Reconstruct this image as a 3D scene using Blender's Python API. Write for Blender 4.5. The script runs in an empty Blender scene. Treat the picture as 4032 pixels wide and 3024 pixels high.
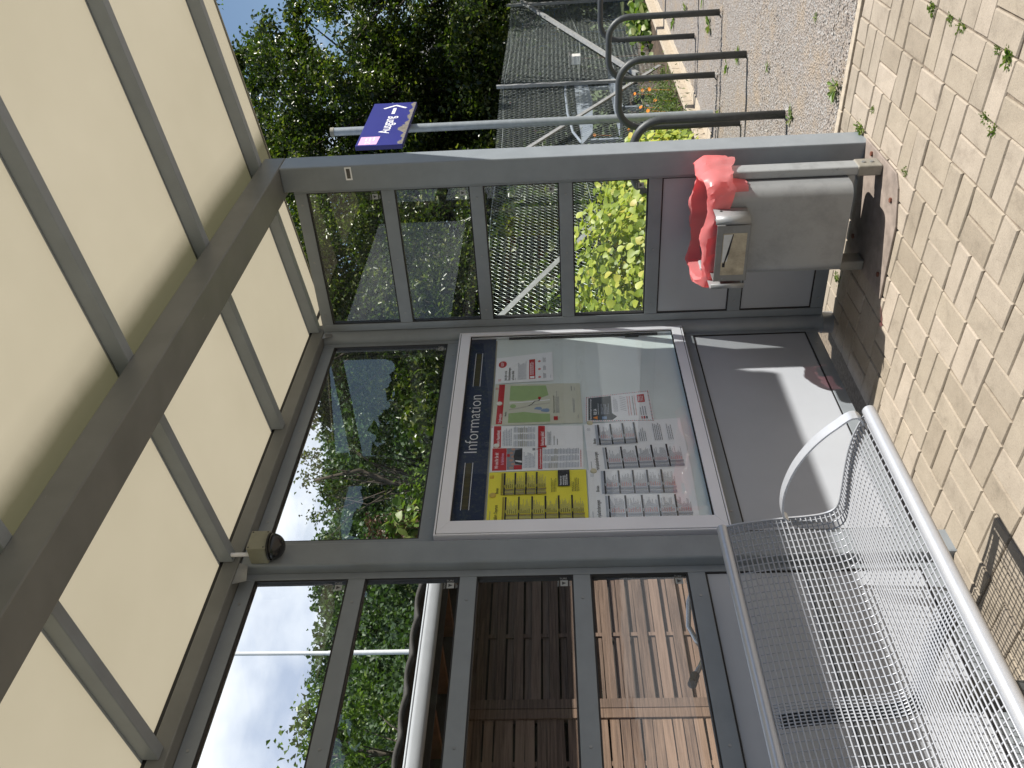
import bpy, bmesh, math, random
import numpy as np
from mathutils import Vector, Matrix

# ------------------------------------------------------------------ scene, camera, sky, sun
S = bpy.context.scene
COL = S.collection
CAMLOC = (-3.982, -2.5296, 1.45)
RT = Vector((0.58531, -0.81019, -0.03171)); UP = Vector((-0.02379, -0.05626, 0.99813)); FW = Vector((0.81046, 0.58346, 0.0522))
cd = bpy.data.cameras.new('camera'); cam = bpy.data.objects.new('camera', cd); COL.objects.link(cam)
cx, cy, cz = -UP, RT, -FW              # the phone was held sideways: the picture lies on its side
m = Matrix((cx, cy, cz)).transposed().to_4x4(); m.translation = CAMLOC
cam.matrix_world = m
cd.sensor_fit = 'HORIZONTAL'; cd.sensor_width = 36.0; cd.lens = 3450 / 4032 * 36
cd.clip_start = 0.05; cd.clip_end = 3000
S.camera = cam

SUN_EL = math.radians(48.0)
SUN = Vector((0.313 * math.cos(SUN_EL), -0.95 * math.cos(SUN_EL), math.sin(SUN_EL))).normalized()
W = bpy.data.worlds.new('World'); S.world = W; W.use_nodes = True
nt = W.node_tree; nd = nt.nodes; lk = nt.links
for n in list(nd): nd.remove(n)
wo = nd.new('ShaderNodeOutputWorld'); bg = nd.new('ShaderNodeBackground'); sky = nd.new('ShaderNodeTexSky')
sky.sky_type = 'NISHITA'; sky.sun_disc = False; sky.sun_elevation = SUN_EL
sky.sun_rotation = math.atan2(SUN.x, SUN.y); sky.air_density = 1.1; sky.dust_density = 0.6; sky.ozone_density = 1.5
tc = nd.new('ShaderNodeTexCoord'); mp = nd.new('ShaderNodeMapping'); mp.inputs['Scale'].default_value = (1.0, 1.0, 1.7)
mp.inputs['Location'].default_value = (0.35, 0.2, 0.1)
nz = nd.new('ShaderNodeTexNoise'); nz.inputs['Scale'].default_value = 2.3; nz.inputs['Detail'].default_value = 7; nz.inputs['Roughness'].default_value = 0.55
cr = nd.new('ShaderNodeValToRGB'); cr.color_ramp.elements[0].position = 0.47; cr.color_ramp.elements[1].position = 0.60
nz2 = nd.new('ShaderNodeTexNoise'); nz2.inputs['Scale'].default_value = 5.0; nz2.inputs['Detail'].default_value = 5
cr2 = nd.new('ShaderNodeValToRGB'); cr2.color_ramp.elements[0].color = (5.2, 6.0, 7.9, 1); cr2.color_ramp.elements[1].color = (11.2, 11.5, 12.4, 1)
cr2.color_ramp.elements[0].position = 0.38; cr2.color_ramp.elements[1].position = 0.62
mx = nd.new('ShaderNodeMix'); mx.data_type = 'RGBA'
lk.new(tc.outputs['Generated'], mp.inputs['Vector']); lk.new(mp.outputs['Vector'], nz.inputs['Vector']); lk.new(mp.outputs['Vector'], nz2.inputs['Vector'])
# mostly clouded to the north, blue to the east and south
sep = nd.new('ShaderNodeSeparateXYZ'); lk.new(tc.outputs['Generated'], sep.inputs[0])
ma = nd.new('ShaderNodeMath'); ma.operation = 'MULTIPLY_ADD'; ma.inputs[1].default_value = 0.20; ma.inputs[2].default_value = -0.055
lk.new(sep.outputs['Y'], ma.inputs[0])
ad = nd.new('ShaderNodeMath'); ad.operation = 'ADD'; lk.new(nz.outputs['Fac'], ad.inputs[0]); lk.new(ma.outputs[0], ad.inputs[1])
lk.new(ad.outputs[0], cr.inputs['Fac']); lk.new(nz2.outputs['Fac'], cr2.inputs['Fac'])
lk.new(cr.outputs['Color'], mx.inputs[0]); lk.new(sky.outputs['Color'], mx.inputs[6]); lk.new(cr2.outputs['Color'], mx.inputs[7])
lk.new(mx.outputs[2], bg.inputs['Color']); bg.inputs['Strength'].default_value = 0.075
lk.new(bg.outputs['Background'], wo.inputs['Surface'])

sd = bpy.data.lights.new('sun', 'SUN'); sd.energy = 5.0; sd.angle = math.radians(0.53); sd.color = (1.0, 0.95, 0.87)
sun = bpy.data.objects.new('sun', sd); COL.objects.link(sun); sun.rotation_euler = SUN.to_track_quat('Z', 'Y').to_euler()
S.view_settings.view_transform = 'Standard'; S.view_settings.look = 'None'; S.view_settings.gamma = 1.0
S.view_settings.exposure = 0.62; S.view_settings.use_curve_mapping = False
S.render.engine = 'CYCLES'; S.cycles.use_denoising = True
S.cycles.max_bounces = 9; S.cycles.transparent_max_bounces = 24; S.cycles.diffuse_bounces = 4; S.cycles.glossy_bounces = 4
S.cycles.transmission_bounces = 6; S.cycles.caustics_reflective = False; S.cycles.caustics_refractive = False

# ------------------------------------------------------------------ materials
MATS = {}
def nmat(name):
    mt = bpy.data.materials.new(name); mt.use_nodes = True
    t = mt.node_tree; b = t.nodes['Principled BSDF']
    MATS[name] = mt
    return mt, t, b
def ramp(t, stops):
    r = t.nodes.new('ShaderNodeValToRGB')
    while len(r.color_ramp.elements) < len(stops): r.color_ramp.elements.new(0.5)
    for e, (p, c) in zip(r.color_ramp.elements, stops): e.position = p; e.color = (*c, 1)
    return r
def noise(t, scale, detail=4, rough=0.55, coord='Object', stretch=None):
    c = t.nodes.new('ShaderNodeTexCoord'); n = t.nodes.new('ShaderNodeTexNoise')
    n.inputs['Scale'].default_value = scale; n.inputs['Detail'].default_value = detail; n.inputs['Roughness'].default_value = rough
    if stretch:
        mm = t.nodes.new('ShaderNodeMapping'); mm.inputs['Scale'].default_value = stretch
        t.links.new(c.outputs[coord], mm.inputs['Vector']); t.links.new(mm.outputs['Vector'], n.inputs['Vector'])
    else: t.links.new(c.outputs[coord], n.inputs['Vector'])
    return n
def bump(t, b, src, strength=0.3, dist=0.01):
    bp = t.nodes.new('ShaderNodeBump'); bp.inputs['Strength'].default_value = strength; bp.inputs['Distance'].default_value = dist
    t.links.new(src, bp.inputs['Height']); t.links.new(bp.outputs['Normal'], b.inputs['Normal'])
def simple(name, col, rough=0.5, metal=0.0, var=0.12, scale=6.0, spec=0.5, bmp=0.0, stretch=None):
    mt, t, b = nmat(name)
    lo = tuple(c * (1 - var) for c in col); hi = tuple(min(1, c * (1 + var)) for c in col)
    n = noise(t, scale, 5, 0.6, stretch=stretch); r = ramp(t, [(0.3, lo), (0.7, hi)])
    t.links.new(n.outputs['Fac'], r.inputs['Fac']); t.links.new(r.outputs['Color'], b.inputs['Base Color'])
    b.inputs['Roughness'].default_value = rough; b.inputs['Metallic'].default_value = metal
    b.inputs['Specular IOR Level'].default_value = spec
    if bmp: bump(t, b, n.outputs['Fac'], bmp)
    return mt

simple('paint_grey', (0.228, 0.255, 0.280), 0.38, 0, 0.07, 9)
simple('panel_grey', (0.395, 0.42, 0.46), 0.42, 0, 0.04, 3)
simple('case_aluminium', (0.78, 0.80, 0.87), 0.4, 0.0, 0.04, 3)
simple('gasket', (0.012, 0.012, 0.013), 0.6)
simple('plate_steel', (0.30, 0.31, 0.32), 0.35, 0.5, 0.1, 20)
simple('bench_steel', (0.43, 0.45, 0.49), 0.36, 0.25, 0.04, 30)
simple('bench_tube', (0.50, 0.52, 0.56), 0.32, 0.45, 0.04, 60)
simple('rack_steel', (0.060, 0.066, 0.068), 0.5, 0.1, 0.15, 25, bmp=0.05)
simple('pole_galv', (0.34, 0.375, 0.395), 0.45, 0.4, 0.12, 18)
simple('fence_galv', (0.42, 0.43, 0.43), 0.5, 0.5, 0.2, 18)
simple('fence_wire', (0.40, 0.45, 0.43), 0.45, 0.4, 0.15, 8)
simple('brown_paint', (0.055, 0.045, 0.032), 0.6, 0, 0.25, 20)
simple('white_metal', (0.75, 0.76, 0.80), 0.4, 0, 0.04, 5)
simple('sign_blue', (0.022, 0.019, 0.17), 0.35, 0, 0.05, 5)
simple('sign_white', (0.85, 0.85, 0.86), 0.4, 0, 0.02, 5)
simple('sign_pink', (0.72, 0.42, 0.62), 0.4, 0, 0.05, 9)
simple('sign_dirt', (0.16, 0.145, 0.12), 0.8, 0, 0.35, 40)
simple('cap_grey', (0.28, 0.27, 0.22), 0.6)
simple('box_plastic', (0.24, 0.24, 0.18), 0.5, 0, 0.08, 20)
simple('dome_black', (0.010, 0.010, 0.011), 0.22)
simple('bounce_ballast_mat', (0.34, 0.36, 0.385), 0.95, 0, 0.35, 22)
simple('concrete', (0.43, 0.37, 0.29), 0.85, 0, 0.18, 30, bmp=0.2)
simple('rust_plate', (0.26, 0.215, 0.185), 0.65, 0.0, 0.28, 14, bmp=0.2)
simple('rust_bolt', (0.14, 0.05, 0.03), 0.8, 0, 0.3, 60)
simple('foot_sleeve', (0.27, 0.255, 0.22), 0.55, 0.2, 0.12, 30)
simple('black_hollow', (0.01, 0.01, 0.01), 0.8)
simple('sticker_tan', (0.36, 0.32, 0.24), 0.6, 0, 0.3, 22)
simple('sticker_pale', (0.52, 0.54, 0.55), 0.45, 0, 0.1, 30)
simple('soil', (0.075, 0.052, 0.036), 0.95, 0, 0.55, 16, bmp=0.8)
simple('joint_sand', (0.19, 0.155, 0.118), 0.95, 0, 0.35, 60, bmp=0.5)
simple('rope', (0.45, 0.45, 0.42), 0.7)
simple('roof_tile', (0.030, 0.026, 0.024), 0.7, 0, 0.3, 8)
simple('gutter_pvc', (0.44, 0.45, 0.48), 0.35, 0, 0.05, 6)
simple('shed_dark', (0.030, 0.022, 0.017), 0.8, 0, 0.3, 6, stretch=(1, 1, 12))
simple('beam_brown', (0.16, 0.075, 0.035), 0.7, 0, 0.3, 8)
simple('play_blue', (0.06, 0.20, 0.40), 0.4)
simple('bench_blue', (0.24, 0.28, 0.33), 0.5, 0, 0.08, 6)
simple('house_wall', (0.75, 0.74, 0.72), 0.8)
simple('house_timber', (0.20, 0.04, 0.03), 0.7)
simple('house_roof', (0.06, 0.055, 0.055), 0.8)
simple('window_glass', (0.04, 0.05, 0.06), 0.1)
simple('bike_black', (0.012, 0.012, 0.012), 0.45)
simple('bike_chrome', (0.55, 0.55, 0.55), 0.25, 0.8)
simple('magnet_cream', (0.62, 0.58, 0.42), 0.45, 0, 0.1, 30)
simple('magnet_yellow', (0.62, 0.45, 0.10), 0.45, 0, 0.1, 30)
simple('magnet_white', (0.75, 0.76, 0.72), 0.4)
simple('stem_brown', (0.10, 0.055, 0.03), 0.8)
simple('bark', (0.060, 0.048, 0.036), 0.9, 0, 0.45, 7, bmp=0.6, stretch=(1, 1, 0.25))
simple('petal_orange', (0.85, 0.28, 0.02), 0.6, 0, 0.15, 40)
simple('etch', (0.36, 0.38, 0.38), 0.6)
simple('etch_dark', (0.05, 0.05, 0.055), 0.5)
# print colours
simple('paper', (0.88, 0.91, 0.96), 0.6, 0, 0.03, 5)
simple('paper_map', (0.60, 0.62, 0.53), 0.6, 0, 0.04, 5)
simple('paper_yellow', (0.88, 0.80, 0.07), 0.6, 0, 0.04, 4)
simple('ink', (0.02, 0.02, 0.025), 0.5)
simple('ink_soft', (0.22, 0.24, 0.28), 0.5)
simple('ink_pale', (0.42, 0.46, 0.54), 0.5)
simple('ink_red', (0.46, 0.012, 0.018), 0.5)
simple('ink_pinkred', (0.62, 0.22, 0.22), 0.5)
simple('ink_olive', (0.36, 0.29, 0.03), 0.5)
simple('map_green', (0.33, 0.47, 0.22), 0.6, 0, 0.06, 14)
simple('map_blue', (0.22, 0.32, 0.50), 0.6)
simple('map_grey', (0.50, 0.50, 0.44), 0.6)
simple('card_dark', (0.045, 0.055, 0.06), 0.5)
simple('photo_skin', (0.45, 0.26, 0.20), 0.5)
simple('header_blue', (0.008, 0.015, 0.055), 0.35, 0, 0.1, 6)
simple('header_olive', (0.055, 0.045, 0.012), 0.5, 0, 0.4, 120, stretch=(1, 1, 0.02))
simple('board_white', (0.72, 0.80, 0.81), 0.5, 0, 0.07, 2.5)
simple('board_stain', (0.52, 0.50, 0.32), 0.6, 0, 0.1, 10)

# grimy header: navy with mould specks
mt, t, b = nmat('header_mould'); n = noise(t, 60, 8, 0.75); r = ramp(t, [(0.5, (0.008, 0.016, 0.055)), (0.66, (0.05, 0.065, 0.06)), (0.8, (0.10, 0.10, 0.07))])
t.links.new(n.outputs['Fac'], r.inputs['Fac']); t.links.new(r.outputs['Color'], b.inputs['Base Color']); b.inputs['Roughness'].default_value = 0.45

# worn beam paint: scratches down to bright metal along the edges
mt, t, b = nmat('paint_scratched')
n1 = noise(t, 5, 3); n2 = noise(t, 34, 8, 0.72, stretch=(0.25, 1.0, 1.0)); 
r1 = ramp(t, [(0.35, (0.145, 0.150, 0.142)), (0.7, (0.18, 0.185, 0.176))]); t.links.new(n1.outputs['Fac'], r1.inputs['Fac'])
r2 = ramp(t, [(0.66, (0, 0, 0)), (0.74, (1, 1, 1))]); t.links.new(n2.outputs['Fac'], r2.inputs['Fac'])
mxx = t.nodes.new('ShaderNodeMix'); mxx.data_type = 'RGBA'; mxx.inputs[7].default_value = (0.36, 0.37, 0.35, 1)
t.links.new(r2.outputs['Color'], mxx.inputs[0]); t.links.new(r1.outputs['Color'], mxx.inputs[6]); t.links.new(mxx.outputs[2], b.inputs['Base Color'])
b.inputs['Roughness'].default_value = 0.42

# weathered zinc of the litter bin: pale, with worn and stained patches
def zinc(name, base, stain, sc, rough):
    mt, t, b = nmat(name)
    n1 = noise(t, sc, 8, 0.7); n2 = noise(t, sc * 3.5, 6, 0.7)
    r1 = ramp(t, [(0.32, tuple(c * 0.75 for c in base)), (0.5, base), (0.62, base), (0.72, stain)])
    t.links.new(n1.outputs['Fac'], r1.inputs['Fac'])
    r2 = ramp(t, [(0.66, (0, 0, 0)), (0.76, (1, 1, 1))]); t.links.new(n2.outputs['Fac'], r2.inputs['Fac'])
    mm = t.nodes.new('ShaderNodeMix'); mm.data_type = 'RGBA'; mm.inputs[7].default_value = (*[c * 0.45 for c in base], 1)
    t.links.new(r2.outputs['Color'], mm.inputs[0]); t.links.new(r1.outputs['Color'], mm.inputs[6])
    t.links.new(mm.outputs[2], b.inputs['Base Color']); b.inputs['Roughness'].default_value = rough; b.inputs['Metallic'].default_value = 0.25
zinc('bin_zinc', (0.268, 0.280, 0.288), (0.19, 0.196, 0.198), 4, 0.42)
zinc('bin_worn', (0.33, 0.35, 0.36), (0.14, 0.15, 0.15), 9, 0.5)
zinc('ash_worn', (0.20, 0.205, 0.205), (0.32, 0.34, 0.36), 12, 0.5)

# paving brick: warm beige concrete, colour differs from brick to brick
mt, t, b = nmat('paver')
gi = t.nodes.new('ShaderNodeNewGeometry')
rb = ramp(t, [(0.0, (0.285, 0.243, 0.190)), (0.3, (0.345, 0.297, 0.235)), (0.6, (0.315, 0.272, 0.218)), (1.0, (0.40, 0.345, 0.284))])
t.links.new(gi.outputs['Random Per Island'], rb.inputs['Fac'])
n1 = noise(t, 150, 5, 0.75); n2 = noise(t, 8, 7, 0.72)
r1 = ramp(t, [(0.30, (0.45, 0.45, 0.47)), (0.40, (0.90, 0.90, 0.90)), (0.55, (1, 1, 1)), (0.72, (1.18, 1.16, 1.12))]); t.links.new(n1.outputs['Fac'], r1.inputs['Fac'])
r2 = ramp(t, [(0.28, (0.66, 0.65, 0.63)), (0.45, (0.95, 0.945, 0.93)), (0.68, (1.10, 1.10, 1.09))]); t.links.new(n2.outputs['Fac'], r2.inputs['Fac'])
m1 = t.nodes.new('ShaderNodeMix'); m1.data_type = 'RGBA'; m1.blend_type = 'MULTIPLY'; m1.inputs[0].default_value = 0.8
m2 = t.nodes.new('ShaderNodeMix'); m2.data_type = 'RGBA'; m2.blend_type = 'MULTIPLY'; m2.inputs[0].default_value = 0.9
t.links.new(rb.outputs['Color'], m1.inputs[6]); t.links.new(r1.outputs['Color'], m1.inputs[7])
t.links.new(m1.outputs[2], m2.inputs[6]); t.links.new(r2.outputs['Color'], m2.inputs[7])
t.links.new(m2.outputs[2], b.inputs['Base Color']); b.inputs['Roughness'].default_value = 0.9
bump(t, b, n1.outputs['Fac'], 0.35, 0.004)

# gravel: stones by voronoi cell, sandy streaks
mt, t, b = nmat('gravel_mix')
c = t.nodes.new('ShaderNodeTexCoord'); v = t.nodes.new('ShaderNodeTexVoronoi'); v.inputs['Scale'].default_value = 75
t.links.new(c.outputs['Object'], v.inputs['Vector'])
sx = t.nodes.new('ShaderNodeSeparateColor'); t.links.new(v.outputs['Color'], sx.inputs[0])
rv = ramp(t, [(0, (0.17, 0.145, 0.12)), (0.35, (0.30, 0.26, 0.23)), (0.7, (0.24, 0.222, 0.203)), (1, (0.34, 0.33, 0.32))])
t.links.new(sx.outputs[0], rv.inputs['Fac'])
ns = noise(t, 2.4, 6, 0.7); rs = ramp(t, [(0.5, (0, 0, 0)), (0.66, (0.8, 0.8, 0.8))]); t.links.new(ns.outputs['Fac'], rs.inputs['Fac'])
mm = t.nodes.new('ShaderNodeMix'); mm.data_type = 'RGBA'; mm.inputs[7].default_value = (0.31, 0.245, 0.175, 1)
t.links.new(rs.outputs['Color'], mm.inputs[0]); t.links.new(rv.outputs['Color'], mm.inputs[6]); t.links.new(mm.outputs[2], b.inputs['Base Color'])
b.inputs['Roughness'].default_value = 0.95; bump(t, b, v.outputs['Distance'], 0.9, 0.012)
mt, t, b = nmat('stone_bits'); gi = t.nodes.new('ShaderNodeNewGeometry')
rb = ramp(t, [(0, (0.14, 0.12, 0.11)), (0.3, (0.30, 0.26, 0.23)), (0.7, (0.265, 0.25, 0.23)), (1, (0.40, 0.39, 0.37))])
t.links.new(gi.outputs['Random Per Island'], rb.inputs['Fac']); t.links.new(rb.outputs['Color'], b.inputs['Base Color']); b.inputs['Roughness'].default_value = 0.9

# lawn and far ground
mt, t, b = nmat('grassland'); n = noise(t, 0.9, 8, 0.7); r = ramp(t, [(0.3, (0.035, 0.055, 0.014)), (0.55, (0.06, 0.09, 0.022)), (0.8, (0.09, 0.085, 0.04))])
t.links.new(n.outputs['Fac'], r.inputs['Fac']); t.links.new(r.outputs['Color'], b.inputs['Base Color']); b.inputs['Roughness'].default_value = 0.95

# timber boards
def timber(name, lo, hi, knots=True):
    mt, t, b = nmat(name); gi = t.nodes.new('ShaderNodeNewGeometry')
    n = noise(t, 7, 8, 0.65, stretch=(0.35, 3, 9)); r = ramp(t, [(0.3, lo), (0.7, hi)])
    a = t.nodes.new('ShaderNodeMath'); a.operation = 'MULTIPLY_ADD'; a.inputs[1].default_value = 0.30; a.inputs[2].default_value = -0.15
    t.links.new(gi.outputs['Random Per Island'], a.inputs[0])
    s = t.nodes.new('ShaderNodeMath'); s.operation = 'ADD'; t.links.new(a.outputs[0], s.inputs[0]); t.links.new(n.outputs['Fac'], s.inputs[1])
    t.links.new(s.outputs[0], r.inputs['Fac']); t.links.new(r.outputs['Color'], b.inputs['Base Color']); b.inputs['Roughness'].default_value = 0.8
    bump(t, b, n.outputs['Fac'], 0.3, 0.004)
timber('slat_brown', (0.080, 0.051, 0.038), (0.215, 0.143, 0.108))
timber('slat_amber', (0.095, 0.058, 0.041), (0.265, 0.172, 0.122))

# foliage: leaves scatter light through, each leaf its own tone
def leafmat(name, stops, trans=0.35, tcol=(1.0, 1.25, 0.35), rough=0.45):
    mt = bpy.data.materials.new(name); mt.use_nodes = True; t = mt.node_tree; MATS[name] = mt
    for n in list(t.nodes): t.nodes.remove(n)
    o = t.nodes.new('ShaderNodeOutputMaterial'); gi = t.nodes.new('ShaderNodeNewGeometry')
    r = ramp(t, stops); t.links.new(gi.outputs['Random Per Island'], r.inputs['Fac'])
    p = t.nodes.new('ShaderNodeBsdfPrincipled'); p.inputs['Roughness'].default_value = rough
    t.links.new(r.outputs['Color'], p.inputs['Base Color'])
    tr = t.nodes.new('ShaderNodeBsdfTranslucent'); mu = t.nodes.new('ShaderNodeMix'); mu.data_type = 'RGBA'; mu.blend_type = 'MULTIPLY'; mu.inputs[0].default_value = 1
    mu.inputs[7].default_value = (*tcol, 1); t.links.new(r.outputs['Color'], mu.inputs[6]); t.links.new(mu.outputs[2], tr.inputs['Color'])
    ms = t.nodes.new('ShaderNodeMixShader'); ms.inputs[0].default_value = trans
    t.links.new(p.outputs[0], ms.inputs[1]); t.links.new(tr.outputs[0], ms.inputs[2]); t.links.new(ms.outputs[0], o.inputs['Surface'])
leafmat('leaf_dark', [(0, (0.018, 0.032, 0.009)), (0.45, (0.040, 0.065, 0.014)), (0.78, (0.085, 0.115, 0.024)), (1, (0.20, 0.21, 0.06))], .40, rough=.3)
leafmat('leaf_mid', [(0, (0.032, 0.058, 0.014)), (0.45, (0.075, 0.125, 0.028)), (1, (0.19, 0.25, 0.065))], .42, rough=.3)
leafmat('leaf_forest', [(0, (0.040, 0.072, 0.034)), (0.5, (0.065, 0.108, 0.048)), (1, (0.10, 0.15, 0.065))])
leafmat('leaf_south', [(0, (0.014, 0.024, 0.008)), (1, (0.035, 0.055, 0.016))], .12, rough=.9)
leafmat('leaf_lime', [(0, (0.15, 0.22, 0.025)), (0.45, (0.32, 0.40, 0.05)), (0.85, (0.50, 0.54, 0.09)), (1, (0.58, 0.48, 0.10))], 0.4, (1.0, 1.1, 0.3))
leafmat('leaf_feather', [(0, (0.07, 0.12, 0.03)), (0.5, (0.14, 0.20, 0.07)), (1, (0.24, 0.28, 0.12))])
leafmat('leaf_weed', [(0, (0.08, 0.14, 0.03)), (0.6, (0.16, 0.24, 0.06)), (1, (0.30, 0.32, 0.12))])
leafmat('seed_brown', [(0, (0.06, 0.025, 0.015)), (1, (0.14, 0.06, 0.035))], 0.1, (1, 1, 1))

# glazing
def glassmat(name, tint, dirt=0.0, refl=1.6):
    mt = bpy.data.materials.new(name); mt.use_nodes = True; t = mt.node_tree; MATS[name] = mt
    for n in list(t.nodes): t.nodes.remove(n)
    o = t.nodes.new('ShaderNodeOutputMaterial'); tr = t.nodes.new('ShaderNodeBsdfTransparent'); tr.inputs['Color'].default_value = (*tint, 1)
    gl = t.nodes.new('ShaderNodeBsdfGlossy'); gl.inputs['Roughness'].default_value = 0.0; gl.inputs['Color'].default_value = (1, 1, 1, 1)
    fr = t.nodes.new('ShaderNodeFresnel'); fr.inputs['IOR'].default_value = 1.5
    ge = t.nodes.new('ShaderNodeNewGeometry'); iv = t.nodes.new('ShaderNodeMath'); iv.operation = 'SUBTRACT'; iv.inputs[0].default_value = 1
    t.links.new(ge.outputs['Backfacing'], iv.inputs[1])
    mu = t.nodes.new('ShaderNodeMath'); mu.operation = 'MULTIPLY'; t.links.new(fr.outputs[0], mu.inputs[0]); t.links.new(iv.outputs[0], mu.inputs[1])
    mu2 = t.nodes.new('ShaderNodeMath'); mu2.operation = 'MULTIPLY'; mu2.inputs[1].default_value = refl; mu2.use_clamp = True
    t.links.new(mu.outputs[0], mu2.inputs[0])
    ms = t.nodes.new('ShaderNodeMixShader'); t.links.new(mu2.outputs[0], ms.inputs[0]); t.links.new(tr.outputs[0], ms.inputs[1]); t.links.new(gl.outputs[0], ms.inputs[2])
    last = ms
    if dirt:
        df = t.nodes.new('ShaderNodeBsdfDiffuse'); df.inputs['Color'].default_value = (0.6, 0.6, 0.58, 1)
        n = noise(t, 25, 8, 0.7); r = ramp(t, [(0.35, (dirt * 0.4,) * 3), (0.62, (dirt,) * 3), (0.78, (dirt * 3,) * 3)]); t.links.new(n.outputs['Fac'], r.inputs['Fac'])
        m2 = t.nodes.new('ShaderNodeMixShader'); t.links.new(r.outputs['Color'], m2.inputs[0]); t.links.new(ms.outputs[0], m2.inputs[1]); t.links.new(df.outputs[0], m2.inputs[2]); last = m2
    t.links.new(last.outputs[0], o.inputs['Surface'])
glassmat('pane_glass', (0.955, 0.97, 0.96), 0.008)
glassmat('case_glass', (0.99, 1.0, 1.0), 0.003, 1.2)

# opal twin-wall roof sheet: clear skin on top, milky skin below
mt = bpy.data.materials.new('opal'); mt.use_nodes = True; t = mt.node_tree; MATS['opal'] = mt
for n in list(t.nodes): t.nodes.remove(n)
o = t.nodes.new('ShaderNodeOutputMaterial'); tr = t.nodes.new('ShaderNodeBsdfTranslucent'); df = t.nodes.new('ShaderNodeBsdfDiffuse')
n = noise(t, 1.3, 4, 0.6); n2 = noise(t, 22, 3, 0.5)
r = ramp(t, [(0.3, (0.325, 0.288, 0.205)), (0.7, (0.365, 0.324, 0.236))]); t.links.new(n.outputs['Fac'], r.inputs['Fac'])
r2 = ramp(t, [(0.17, (0.75, 0.72, 0.65)), (0.23, (1, 1, 1))]); t.links.new(n2.outputs['Fac'], r2.inputs['Fac'])
mu = t.nodes.new('ShaderNodeMix'); mu.data_type = 'RGBA'; mu.blend_type = 'MULTIPLY'; mu.inputs[0].default_value = 1
t.links.new(r.outputs['Color'], mu.inputs[6]); t.links.new(r2.outputs['Color'], mu.inputs[7])
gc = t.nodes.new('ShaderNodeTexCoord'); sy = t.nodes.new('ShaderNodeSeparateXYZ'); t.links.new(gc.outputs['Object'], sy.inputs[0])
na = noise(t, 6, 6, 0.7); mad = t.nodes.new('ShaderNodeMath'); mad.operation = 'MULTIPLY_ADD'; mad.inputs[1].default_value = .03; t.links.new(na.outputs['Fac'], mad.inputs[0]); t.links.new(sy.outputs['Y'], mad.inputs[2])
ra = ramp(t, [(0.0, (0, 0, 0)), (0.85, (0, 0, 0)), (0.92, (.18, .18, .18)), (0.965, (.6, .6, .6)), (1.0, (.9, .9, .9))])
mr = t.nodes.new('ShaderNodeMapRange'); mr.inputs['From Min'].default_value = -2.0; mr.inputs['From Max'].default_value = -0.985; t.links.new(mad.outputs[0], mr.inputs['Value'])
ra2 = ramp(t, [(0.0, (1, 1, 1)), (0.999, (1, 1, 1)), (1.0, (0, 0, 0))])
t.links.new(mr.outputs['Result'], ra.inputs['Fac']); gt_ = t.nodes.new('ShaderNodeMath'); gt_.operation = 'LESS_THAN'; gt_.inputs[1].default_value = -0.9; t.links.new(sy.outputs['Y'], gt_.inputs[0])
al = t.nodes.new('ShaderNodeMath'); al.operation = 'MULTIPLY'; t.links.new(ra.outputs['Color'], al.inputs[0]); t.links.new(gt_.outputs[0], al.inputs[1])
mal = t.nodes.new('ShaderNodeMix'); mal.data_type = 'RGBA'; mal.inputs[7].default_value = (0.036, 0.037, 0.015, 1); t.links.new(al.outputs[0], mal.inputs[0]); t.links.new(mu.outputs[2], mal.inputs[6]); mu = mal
t.links.new(mu.outputs[2], tr.inputs['Color']); df.inputs['Color'].default_value = (0.50, 0.47, 0.39, 1)
gls = t.nodes.new('ShaderNodeBsdfGlossy'); gls.inputs['Roughness'].default_value = 0.35; gls.inputs['Color'].default_value = (0.9, 0.9, 0.9, 1)
ms = t.nodes.new('ShaderNodeMixShader'); ms.inputs[0].default_value = 0.2; t.links.new(tr.outputs[0], ms.inputs[1]); t.links.new(df.outputs[0], ms.inputs[2])
ms2 = t.nodes.new('ShaderNodeMixShader'); ms2.inputs[0].default_value = 0.04; t.links.new(ms.outputs[0], ms2.inputs[1]); t.links.new(gls.outputs[0], ms2.inputs[2])
t.links.new(ms2.outputs[0], o.inputs['Surface'])
mt = bpy.data.materials.new('clear_skin'); mt.use_nodes = True; t = mt.node_tree; MATS['clear_skin'] = mt
for n in list(t.nodes): t.nodes.remove(n)
o = t.nodes.new('ShaderNodeOutputMaterial'); tr = t.nodes.new('ShaderNodeBsdfTransparent'); tr.inputs['Color'].default_value = (0.93, 0.93, 0.92, 1)
t.links.new(tr.outputs[0], o.inputs['Surface'])

# thin red bin liner
mt = bpy.data.materials.new('liner_red'); mt.use_nodes = True; t = mt.node_tree; MATS['liner_red'] = mt
for n in list(t.nodes): t.nodes.remove(n)
o = t.nodes.new('ShaderNodeOutputMaterial'); tl = t.nodes.new('ShaderNodeBsdfTranslucent'); tl.inputs['Color'].default_value = (0.95, 0.21, 0.21, 1)
pr = t.nodes.new('ShaderNodeBsdfPrincipled'); pr.inputs['Base Color'].default_value = (0.90, 0.36, 0.37, 1); pr.inputs['Roughness'].default_value = 0.28
tp = t.nodes.new('ShaderNodeBsdfTransparent'); tp.inputs['Color'].default_value = (0.95, 0.30, 0.34, 1)
a = t.nodes.new('ShaderNodeMixShader'); a.inputs[0].default_value = 0.45; t.links.new(pr.outputs[0], a.inputs[1]); t.links.new(tl.outputs[0], a.inputs[2])
b2 = t.nodes.new('ShaderNodeMixShader'); b2.inputs[0].default_value = 0.22; t.links.new(a.outputs[0], b2.inputs[1]); t.links.new(tp.outputs[0], b2.inputs[2])
t.links.new(b2.outputs[0], o.inputs['Surface'])
M = MATS

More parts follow.
